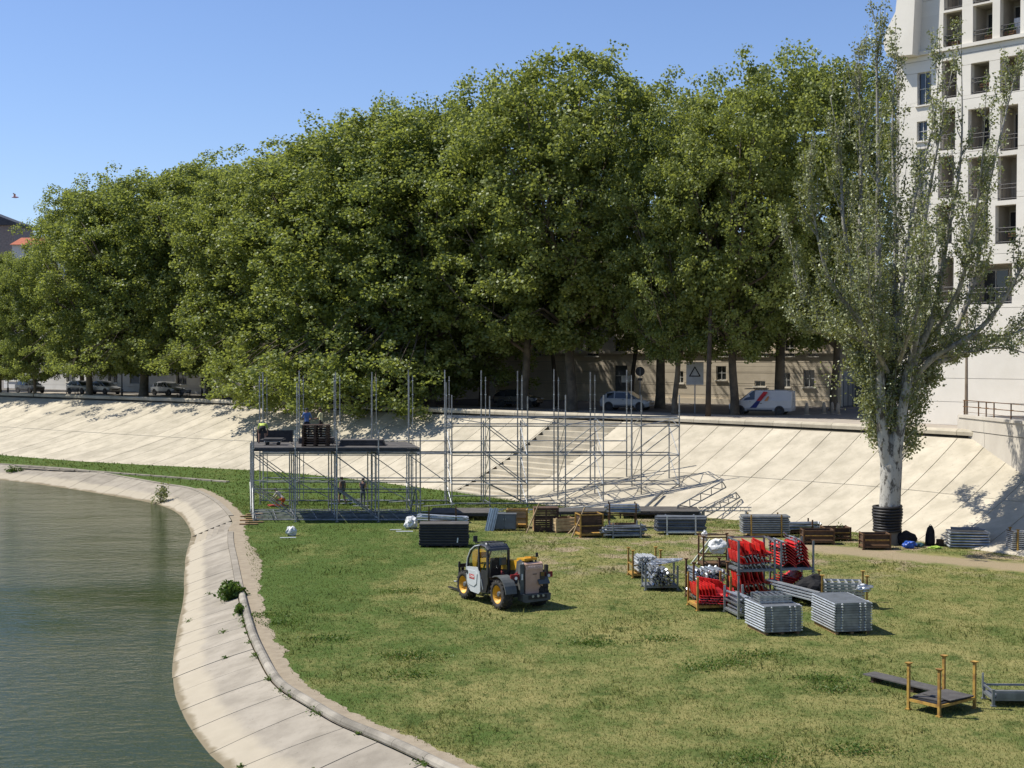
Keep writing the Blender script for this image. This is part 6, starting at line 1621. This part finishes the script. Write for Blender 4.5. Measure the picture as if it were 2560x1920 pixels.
# ---- rusty low stillages towards the poplar
for px, py, w_, h_, rz, lab, mm in ((2048, 1362, 1.55, .74, -.03, 'low rusty stillage with a yellow rail nearest the red seats', rust), (2094, 1353, 1.35, .70, .05, 'low rusty stillage half hidden behind the one with the yellow rail', rust),
                                    (2193, 1375, 1.35, .78, -.02, 'low rusty stillage at the foot of the white poplar', rust)):
    p = at_z(px, py); T = stillage(lab, (p.x, p.y + .45, 0), rz, w_, .95, h_, mm, rails=(.42, h_ - .05), slats=3, slat_m=wooddark, caps=False)
    T.box('yellow_rail', (0, -.48, h_ * .62), (w_ - .2, .03, .05), yellowp)
    for k in range(5): T.tube('loose_rod', (-w_ * .4, -.3 + k * .15, h_ * .35), (w_ * .42, -.25 + k * .13, h_ * .4), .03, rust)

# ---- bags and clothes by the poplar
def blob(name, lab, cat, loc, rad, m, seed, amp=.25, cuts=3, flat=True):
    bm = bmesh.new(); bmesh.ops.create_icosphere(bm, subdivisions=cuts, radius=1)
    for v in bm.verts:
        n = mnoise.noise(v.co * 1.6 + Vector((seed, 0, 0))) * amp + mnoise.noise(v.co * 4.1 + Vector((0, seed, 0))) * amp * .5
        v.co *= 1 + n; v.co = Vector((v.co.x * rad[0], v.co.y * rad[1], max(v.co.z, -.92) * rad[2] + rad[2] * .92))
    me = bpy.data.meshes.new(name); bm.to_mesh(me); bm.free(); me.materials.append(m)
    me.polygons.foreach_set('use_smooth', [not flat] * len(me.polygons))
    return solo(name, me, None, lab, cat, loc)
bk = mat('black_cloth', (.016, .015, .016), None, .9, 0, 8); bl = mat('blue_plastic', (.02, .09, .42), (.015, .06, .3), .4, 0, 8)
p = at_z(2268, 1364); blob('jacket_pile', 'pile of black jackets on the grass beside the poplar trunk', 'jacket', (p.x, p.y + .2, 0), (.50, .35, .36), bk, 1)
p = at_z(2274, 1371); blob('blue_bag', 'crumpled blue plastic bag before the black jackets', 'bag', (p.x, p.y, 0), (.32, .22, .20), bl, 2, .4)
p = at_z(2297, 1368); blob('dark_bag', 'small dark teal bag beside the blue plastic bag', 'bag', (p.x, p.y, 0), (.26, .2, .12), mat('teal_cloth', (.02, .06, .07)), 5, .3)
p = at_z(2326, 1364)
T = Thing('black_rucksack', 'tall black rucksack standing upright on the grass near the slope', 'rucksack', (p.x, p.y + .1, 0), .1)
rings = [[(r1 * math.cos(t) + dx, r2 * math.sin(t), z) for t in np.linspace(0, 6.283, 15)[:-1]] for z, r1, r2, dx in ((0, .20, .16, 0), (.1, .24, .18, 0), (.35, .24, .18, .01), (.6, .22, .17, .02), (.75, .19, .15, .03), (.86, .15, .12, .02), (.94, .09, .08, .04), (.97, .03, .03, .05))]
T.mesh('body', MB().loft(rings), bk, True); T.mesh('pocket', MB().loft([[(x * .8, y * .5 - .17, z * .5 + .08) for x, y, z in r_] for r_ in rings]), bk, True)
T.mesh('strap', MB().tube([(.1, .15, .8), (.2, .22, .55), (.16, .2, .2)], .025, 6), bk); T.mesh('handle', MB().tube([(-.05, 0, .95), (.02, .0, 1.03), (.1, 0, .95)], .015, 6), bk)
p = at_z(2350, 1364); T = Thing('small_crate', 'small brown wooden box beside the black rucksack', 'box', (p.x, p.y, 0), .1)
for sx in (-1, 1): T.box('side', (sx * .13, 0, .16), (.02, .28, .30), wooddark); T.box('side', (0, sx * .14, .16), (.24, .02, .30), wooddark)
T.box('floor', (0, 0, .02), (.24, .26, .02), wooddark)
p = at_z(2338, 1372); blob('hi_vis_vest', 'lime hi-vis vest dropped in the grass before the rucksack', 'vest', (p.x, p.y, 0), (.32, .16, .07), mat('lime_cloth', (.38, .55, .08)), 8, .5)
# ---- stack of grey barrier panels near the right wall
p = at_z(2428, 1372)
for k in range(6):
    T = Thing('crowd_barrier', 'grey barrier panel in the low stack near the retaining wall', 'panel', (p.x + rnd.uniform(-.04, .04), p.y + .6, .03 + k * .132), -.10 + rnd.uniform(-.02, .02), 'barrier panels stacked near the wall')
    T.box('plate', (0, 0, .065), (1.80, 1.1, .04), galvd)
    for sy in (-1, 1): T.tube('rail', (-.88, sy * .55, .06), (.88, sy * .55, .06), .052, galv)
    for sx in (-1, 1): T.tube('rail', (sx * .9, -.55, .062), (sx * .9, .55, .062), .05, alu)
tubes_in('short tubes lying on top of the barrier panel stack', (p.x, p.y + .6, .84), -.3, 1.3, .5, .2, .035, galvd, 7, .06, seed=21)
p = at_z(2552, 1385)
stillage('yellow post stillage packed with pale slats by the retaining wall', (p.x + .55, p.y + .5, 0), .05, 1.5, 1.0, 1.12, yellowp, caps=True)
for k in range(9):
    T = Thing('slat_bundle', 'pale slatted panel in the yellow stillage by the retaining wall', 'panel', (p.x + .55, p.y + .5, .22 + k * .092), .05, 'slatted panels in the wall side stillage')
    T.box('board', (0, 0, .03), (1.9, .8, .05), alu); T.box('batten', (-.9, 0, .07), (.06, .8, .03), wooddark)

# ---- stillages in the middle: left pair with frames
p = at_z(1612, 1448)
stillage('yellow stillage of pale tubes behind the squat coupler pile', (p.x + .05, p.y + .75, 0), .12, 1.25, 1.0, 1.15, yellowp, rails=(.55,), caps=True)
tubes_in('pale short tubes stacked in the yellow stillage behind the coupler pile', (p.x + .08, p.y + .75, .25), .12, 1.05, .85, .8, .045, alu, 60, .03, seed=25, along='y')
p = at_z(1652, 1477)
T = stillage('grey stillage crammed with folded steel brackets', (p.x + .02, p.y + .55, 0), .05, 1.35, 1.0, .98, galvd, rails=(.5,), caps=False)
tubes_in('folded steel brackets and couplers heaped in the grey stillage', (p.x + .02, p.y + .55, .20), .05, 1.15, .8, .7, .04, galvd, 64, .07, seed=27, along='y', ends=galv)
for i in range(3):
    lf = Thing('ladder_section', 'short aluminium ladder frame thrown on top of the bracket heap', 'frame', (p.x + .05 + .16 * i, p.y + .45 + .1 * i, 1.02 + .05 * i), .35 - .3 * i, 'ladder frames on the bracket heap')
    for y in (-.17, .17): lf.tube('stile', (-.55, y, 0), (.55, y, .06), .022, alu)
    for k in range(5): lf.tube('rung', (-.42 + k * .21, -.17, .01 + k * .011), (-.42 + k * .21, .17, .01 + k * .011), .016, alu)

# ---- red seats: rows of moulded shells on rails, packed in stillages
prof_o = [(.30, .00), (.20, .02), (.06, .02), (.0, .06), (-.03, .16), (-.05, .36), (-.06, .50), (-.085, .50), (-.075, .36), (-.048, .15), (-.02, .045), (.05, .0), (.20, .0), (.30, -.02)]
def shell_mesh():
    mb = MB(); rings = []
    for y, sc, inset in ((-.19, .90, .02), (-.175, .97, .008), (-.10, 1, 0), (.10, 1, 0), (.175, .97, .008), (.19, .90, .02)):
        rings.append([(x * sc + inset, y, z * sc + inset * .6) for x, z in prof_o])
    return mb.loft(rings).mesh('seat_shell', redplastic, False)
SHELL = shell_mesh()
def seat_row(lab, grp, loc, rot, n=3, pitch=.41, fold=0.0):
    T = Thing('seat_row', lab, 'seat row', loc, 0, grp); T.o.rotation_euler = rot
    L = n * pitch
    for x in (.02, .16): T.box('rail', (x, 0, -.05), (.05, L, .05), galv)
    for k in range(n):
        y = -L / 2 + pitch * (k + .5); S_ = T.share('seat_shell', SHELL, (0, y, 0)); T.box('bracket', (.08, y, -.035), (.20, .05, .04), galvd)
    for y in (-L / 2 + .06, L / 2 - .06): T.tube('leg', (.06, y, -.05), (.14, y, -.30), .018, galv)
    return T
def red_block(cx, cy, z0, rz, kind, lab, seed, nrow=6):
    rr = random.Random(seed); Mz = Matrix.Rotation(rz, 4, 'Z'); g = lab
    def P(x, y, z): v = Mz @ Vector((x, y, z)); return (cx + v.x, cy + v.y, z0 + v.z)
    if kind == 'upright':                      # rows side by side, backs to the river, two tiers
        for tier, (zz, nn, x0) in enumerate(((.30, nrow + 1, -.60), (.62, nrow + 1, -.58))):
            for k in range(nn):
                seat_row(lab, g, P(x0 + k * 1.12 / nn + rr.uniform(-.02, .02), rr.uniform(-.03, .03), zz + rr.uniform(-.04, .04)), (rr.uniform(-.05, .05), rr.uniform(-.22, -.02), rz + rr.uniform(-.08, .08)), 3, .405)
    else:                                      # rows laid over, rails up, shells hanging
        for k in range(nrow):
            seat_row(lab, g, P(-.46 + .015 * k + rr.uniform(-.02, .02), .0, 1.05 - k * .115), (0, 2.35, rz), 3, .405)
            seat_row(lab, g, P(.16 + .015 * k + rr.uniform(-.03, .03), .0, 1.12 - k * .125), (.0, 2.60, rz), 3, .405)
def fl(px, py, w_, d_, rz):
    """centre of a stillage from its front-left foot"""
    p = at_z(px, py); v = Matrix.Rotation(rz, 4, 'Z') @ Vector((w_ / 2 - .03, d_ / 2 - .03, 0)); return p + v
rz = .16
cA = fl(1744, 1528, 1.32, 1.30, rz); stillage('yellow stillage of red seats standing low and apart from the stacked seat stillages', cA, rz, 1.32, 1.30, 1.25, yellowp, caps=False)
for k in range(6):
    seat_row('red seat row packed upright in the low yellow stillage', 'red seats in the low yellow stillage', (cA.x - .50 + k * .12, cA.y + .05 - .02 * k, .42 + .01 * k), (0, -.05, rz), 3, .40)
for k in range(3):
    seat_row('red seat row packed upright in the low yellow stillage', 'red seats in the low yellow stillage', (cA.x + .10 + k * .14, cA.y + .22, .62 - .05 * k), (0, -.25 - .1 * k, rz + .5), 3, .40)
for k in range(4):
    seat_row('red seat row lying folded in the low yellow stillage', 'folded red seats in the low yellow stillage', (cA.x + .08 + .06 * k, cA.y - .28, .26 + k * .085), (0, -1.35, rz + 1.2), 3, .40)
wB, dB = 1.50, 1.30
cB = fl(1846, 1504, wB, dB, rz); zU = 1.02
stillage('grey lower stillage of red seats carrying the upright seat stillage', cB, rz, wB, dB, zU - .03, galvd, caps=False)
red_block(cB.x, cB.y, .02, rz, 'upright', 'red seat row crammed under the stillage of upright seats', 41, 5)
stillage('grey upper stillage of upright red seats on top of the pile', (cB.x, cB.y, zU), rz, wB, dB, 1.30, galvd, caps=False, rails=(1.27,), front_rail=False)
red_block(cB.x, cB.y, zU + .10, rz, 'upright', 'red seat row standing upright in the upper stillage with a top rail', 43, 6)
cD = fl(1952, 1500, 1.36, dB, rz)
stillage('grey lower stillage under the hanging red seats with planks inside', cD, rz, 1.36, dB, zU - .03, galvd, caps=False)
stillage('grey upper stillage of red seats laid over with rails up', (cD.x, cD.y, zU), rz, 1.36, dB, 1.22, galvd, caps=False)
red_block(cD.x, cD.y, zU + .12, rz, 'hung', 'red seat row laid rails up in the upper stillage without a top rail', 47, 7)
for k in range(6): seat_row('red seat row glimpsed behind the sloping pale planks', 'red seats behind the planks', (cD.x - .35 + .1 * k, cD.y + .1, .38 + .07 * k), (0, -1.2, rz), 3, .40)
blob('black_tarpaulin', 'black tarpaulin bunched between the two grey barrier stacks', 'tarpaulin', (cD.x + .55, cD.y - 1.15, .1), (.62, .5, .48), bk, 11, .35)
p = at_z(1990, 1520)
for k in range(4):
    T = Thing('scaffold_plank', 'long pale scaffold plank sloping down before the hanging red seats', 'plank', (p.x + .10 + k * .12, p.y + .9 - k * .18, .66 - .12 * k), .0, 'pale planks before the seat pile'); T.o.rotation_euler = (0, .16, -.55)
    T.box('board', (0, 0, 0), (2.0, .26, .045), alu); T.tube('hook', (-1.0, -.1, -.02), (-1.08, -.1, .02), .02, galv); T.tube('hook', (-1.0, .1, -.02), (-1.08, .1, .02), .02, galv)
# brackets in the stillage behind the low yellow one, and the sheeted stillage
p = at_z(1770, 1500)
stillage('dark stillage of shiny curved brackets behind the low yellow seat stillage', (p.x, p.y + .4, 0), rz, 1.4, 1.1, 1.45, rust, caps=True)
tubes_in('shiny curved brackets piled in the dark stillage behind the red seats', (p.x - .02, p.y + .4, .25), rz, 1.0, 1.25, 1.1, .05, galv, 96, .06, seed=51, along='y', ends=alu)
p = at_z(1792, 1420)
stillage('rusty open stillage with a white sheet behind the seat pile', (p.x, p.y + .5, 0), .1, 1.35, 1.0, 1.38, rust, rails=(.5, 1.34), caps=True, slats=0)
blob('white_sheet', 'crumpled white plastic sheet stuffed in the rusty open stillage', 'sheet', (p.x + .12, p.y + .5, .55), (.42, .32, .36), whitebag, 14, .4)
for i, dx in enumerate((0, 26)):
    a = at_z(1728 + dx * .55, 1410); b = at_y(1775 + dx * .5, 1348, a.y + .5); loose('leaning_pole', 'pale greenish pole leaning on the rusty open stillage', 'pole', [tuple(a), tuple(b)], .045, mat('pale_green_pole', (.5, .53, .42)), 'poles on the open stillage')
# ---- galvanised end stillage at the left of the grey stacks
c2 = fl(1846, 1548, .75, 1.5, .2)
stillage('bright galvanised post pallet between the low yellow stillage and the grey decks', c2, .2, .75, 1.5, .98, galv, caps=False, rails=(.5,))
tubes_in('galvanised tubes lying in the bright post pallet', (c2.x, c2.y, .22), .2, 1.3, .55, .5, .045, galv, 30, .04, seed=55, along='y')

# ---- two big stacks of grey deck frames
def deck_stack(px0, py0, w_, d_, rz, n, label, grp, dh=.088):
    c = fl(px0, py0, w_, d_, rz)
    for k in range(n):
        T = Thing('steel_deck', label, 'steel deck', (c.x + rnd.uniform(-.012, .012), c.y + rnd.uniform(-.012, .012), .11 + k * dh), rz + rnd.uniform(-.006, .006), grp)
        T.box('plate', (0, 0, dh * .45), (w_ - .17, d_ - .06, dh * .80), greypaint if k % 3 else galvd)
        for sx in (-1, 1): T.tube('side_rail', (sx * (w_ / 2 - .035), -d_ / 2 + .02, dh * .48), (sx * (w_ / 2 - .035), d_ / 2 - .02, dh * .48), dh * .34, alu)
        T.box('end_channel', (0, -d_ / 2 + .025, dh * .46), (w_ - .16, .03, dh * .9), galvd); T.box('end_channel', (0, d_ / 2 - .025, dh * .46), (w_ - .16, .03, dh * .9), galvd)
        for f in (-.30, .17, .30): T.box('lug', (f * w_, -d_ / 2 - .01, dh * .5), (.05, .05, dh * .55), alu, (0, .4, .3))
        for f in (-.3, .3): T.box('lug', (w_ / 2 + .005, f * d_, dh * .5), (.05, .05, dh * .5), alu, (.4, 0, .3))
    T = Thing('wooden_pallet', 'weathered pallet under the ' + grp, 'pallet', (c.x, c.y, 0), rz)
    for k in range(5): T.box('board', (0, -d_ * .4 + k * d_ * .2, .09), (w_ * .9, .1, .025), wood)
    for f in (-.4, 0, .4): T.box('bearer', (f * w_, 0, .04), (.1, d_ * .9, .075), wood)
    return c
cL = deck_stack(1911, 1590, 1.40, 1.75, .22, 10, 'grey deck frame in the stack topped with ladder sections beside the red seats', 'seat side stack of deck frames')
cR = deck_stack(2087, 1588, 1.36, 2.15, .16, 11, 'grey deck frame in the longer bare topped stack beyond the tarpaulin', 'tarpaulin side stack of deck frames')
for j in range(3):
    T = Thing('ladder_section', 'galvanised ladder frame lying on top of a grey deck stack', 'frame', (cL.x - .05, cL.y + .12, .11 + 10 * .088 + .02 + j * .085), .17, 'ladder sections on a deck stack')
    for y in (-.42, .42): T.box('stile', (0, y, .03), (1.15, .05, .06), galv)
    for k in range(6): T.box('rung', (-.5 + k * .2, 0, .03), (.04, .80, .04), galv)
# ladder frames in a yellow post pallet behind the right stack
p = at_z(2108, 1530)
T = stillage('yellow post pallet of ladder frames behind the bare topped deck stack', (p.x + .35, p.y + 1.6, 0), -.12, 1.7, 1.3, 1.15, yellowp, caps=True)
for j in range(6):
    T = Thing('ladder_section', 'galvanised ladder frame in the yellow post pallet behind the bare topped deck stack', 'frame', (p.x + .35, p.y + 1.6, .22 + j * .115), -.12, 'ladder frames in the yellow pallet')
    for y in (-.5, .5): T.box('stile', (0, y, .04), (1.5, .06, .08), galv)
    for k in range(6): T.box('rung', (-.65 + k * .26, 0, .045), (.05, .95, .05), alu)
blob('coupler_heap', 'small heap of steel couplers at the corner of the bare topped deck stack', 'couplers', (p.x + .95, p.y + .75, .62), (.3, .22, .14), galv, 19, .5)

# ---- yellow post pallet with dark boards at the near front
A, Bp, Cp = at_z(2263, 1775), at_z(2352, 1793), at_z(2444, 1770)
ux = (Cp - Bp); uy = (A - Bp); c = (A + Cp) / 2; rz_ = math.atan2(ux.y, ux.x)
T = stillage('yellow post pallet with four tall posts and dark boards on the open lawn', (c.x, c.y, 0), rz_, ux.length, max(1.0, uy.length), 1.22, yellowp, base=.27, caps=True, floor=darkmetal)
for k, (x, y, l, w_, r_) in enumerate(((-.18, .05, 1.1, .8, .1), (.28, -.08, .95, .9, -.05))):
    b = Thing('ply_board', ['weathered dark ply board overhanging the long board on the yellow post pallet', 'weathered dark ply board lying flat on the yellow post pallet'][k], 'board', (c.x + x * .6, c.y + y * .6, .345 + k * .03), rz_ + r_)
    b.box('sheet', (0, 0, .012), (l, w_, .022), decktop); b.box('batten', (0, 0, -.006), (l * .8, .06, .012), wooddark)
for k in range(3): T.box('cross_bar', (-.35 + k * .35, 0, .285), (.06, uy.length - .1, .05), rust)
a, b = at_z(2172, 1700), at_z(2345, 1742); d = b - a; c = (a + b) / 2
T = Thing('long_board', 'long dark board propped on blocks beside the yellow post pallet', 'board', (c.x, c.y, 0), math.atan2(d.y, d.x))
T.box('sheet', (0, 0, .20), (d.length, .52, .035), decktop); T.box('block', (-d.length * .38, 0, .09), (.1, .4, .18), wooddark); T.box('block', (d.length * .2, 0, .09), (.1, .4, .18), wooddark)
p = at_z(2490, 1768)
T = stillage('low galvanised post pallet standing beside the yellow post pallet', (p.x + .75, p.y + .45, 0), -.03, 1.65, .9, .46, galvd, base=.20, rails=(.40,), caps=False)
T.box('front_plate', (0, -.46, .30), (1.45, .02, .16), galvd); T.tube('corner_pin', (-.82, .42, .3), (-.82, .42, .72), .03, galv)

# ---- white plastic rubbish
for i, (px, py, r3, lab) in enumerate([(1028, 1322, (.34, .3, .34), 'white plastic sack leaning on the black panel stack'), (727, 1340, (.26, .2, .26), 'white plastic sack alone on the grass near the stage'),
                                       (1762, 1352, (.15, .15, .26), 'white plastic sack by the long dark beams')]):
    p = at_z(px, py); blob('plastic_sack', lab, 'sack', (p.x, p.y + .1, 0), r3, whitebag, 60 + i, .5)
for i, (px, py, L, a_) in enumerate([(700, 1346, .8, .1), (990, 1330, .9, 0), (975, 1326, .6, .1), (1135, 1455, .7, -.1)]):
    p = at_z(px, py); loose('white_batten', 'short white batten lying in the grass', 'batten', [(p.x, p.y, .03), (p.x + L, p.y + a_, .03)], .028, whitebag, 'white battens in the grass')
# timber footing blocks under the river end of the stage
for i in range(6):
    p = at_z(622 + (i % 2) * 14, 1312 - i * 5); T = solo('footing_plank', MB().box((0, 0, .04), (1.0, .22, .07)), wood, 'timber footing plank at the river end of the stage', 'plank', (p.x, p.y, .0), .1 * i, 'footing planks under the stage')
p = at_z(770, 1268); T = Thing('cable_reel_stand', 'bent steel rod standing in the grass under the stage', 'rod', (p.x, p.y, 0))
T.mesh('rod', MB().tube([(0, 0, 0), (0, 0, .5), (.05, 0, .62), (-.2, 0, .64)], .018, 6), darkmetal)
blob('red_cloth', 'dark red cloth lying by the kneeling worker', 'cloth', tuple(at_z(690, 1266)), (.5, .25, .07), mat('red_cloth', (.30, .03, .02)), 71, .4)
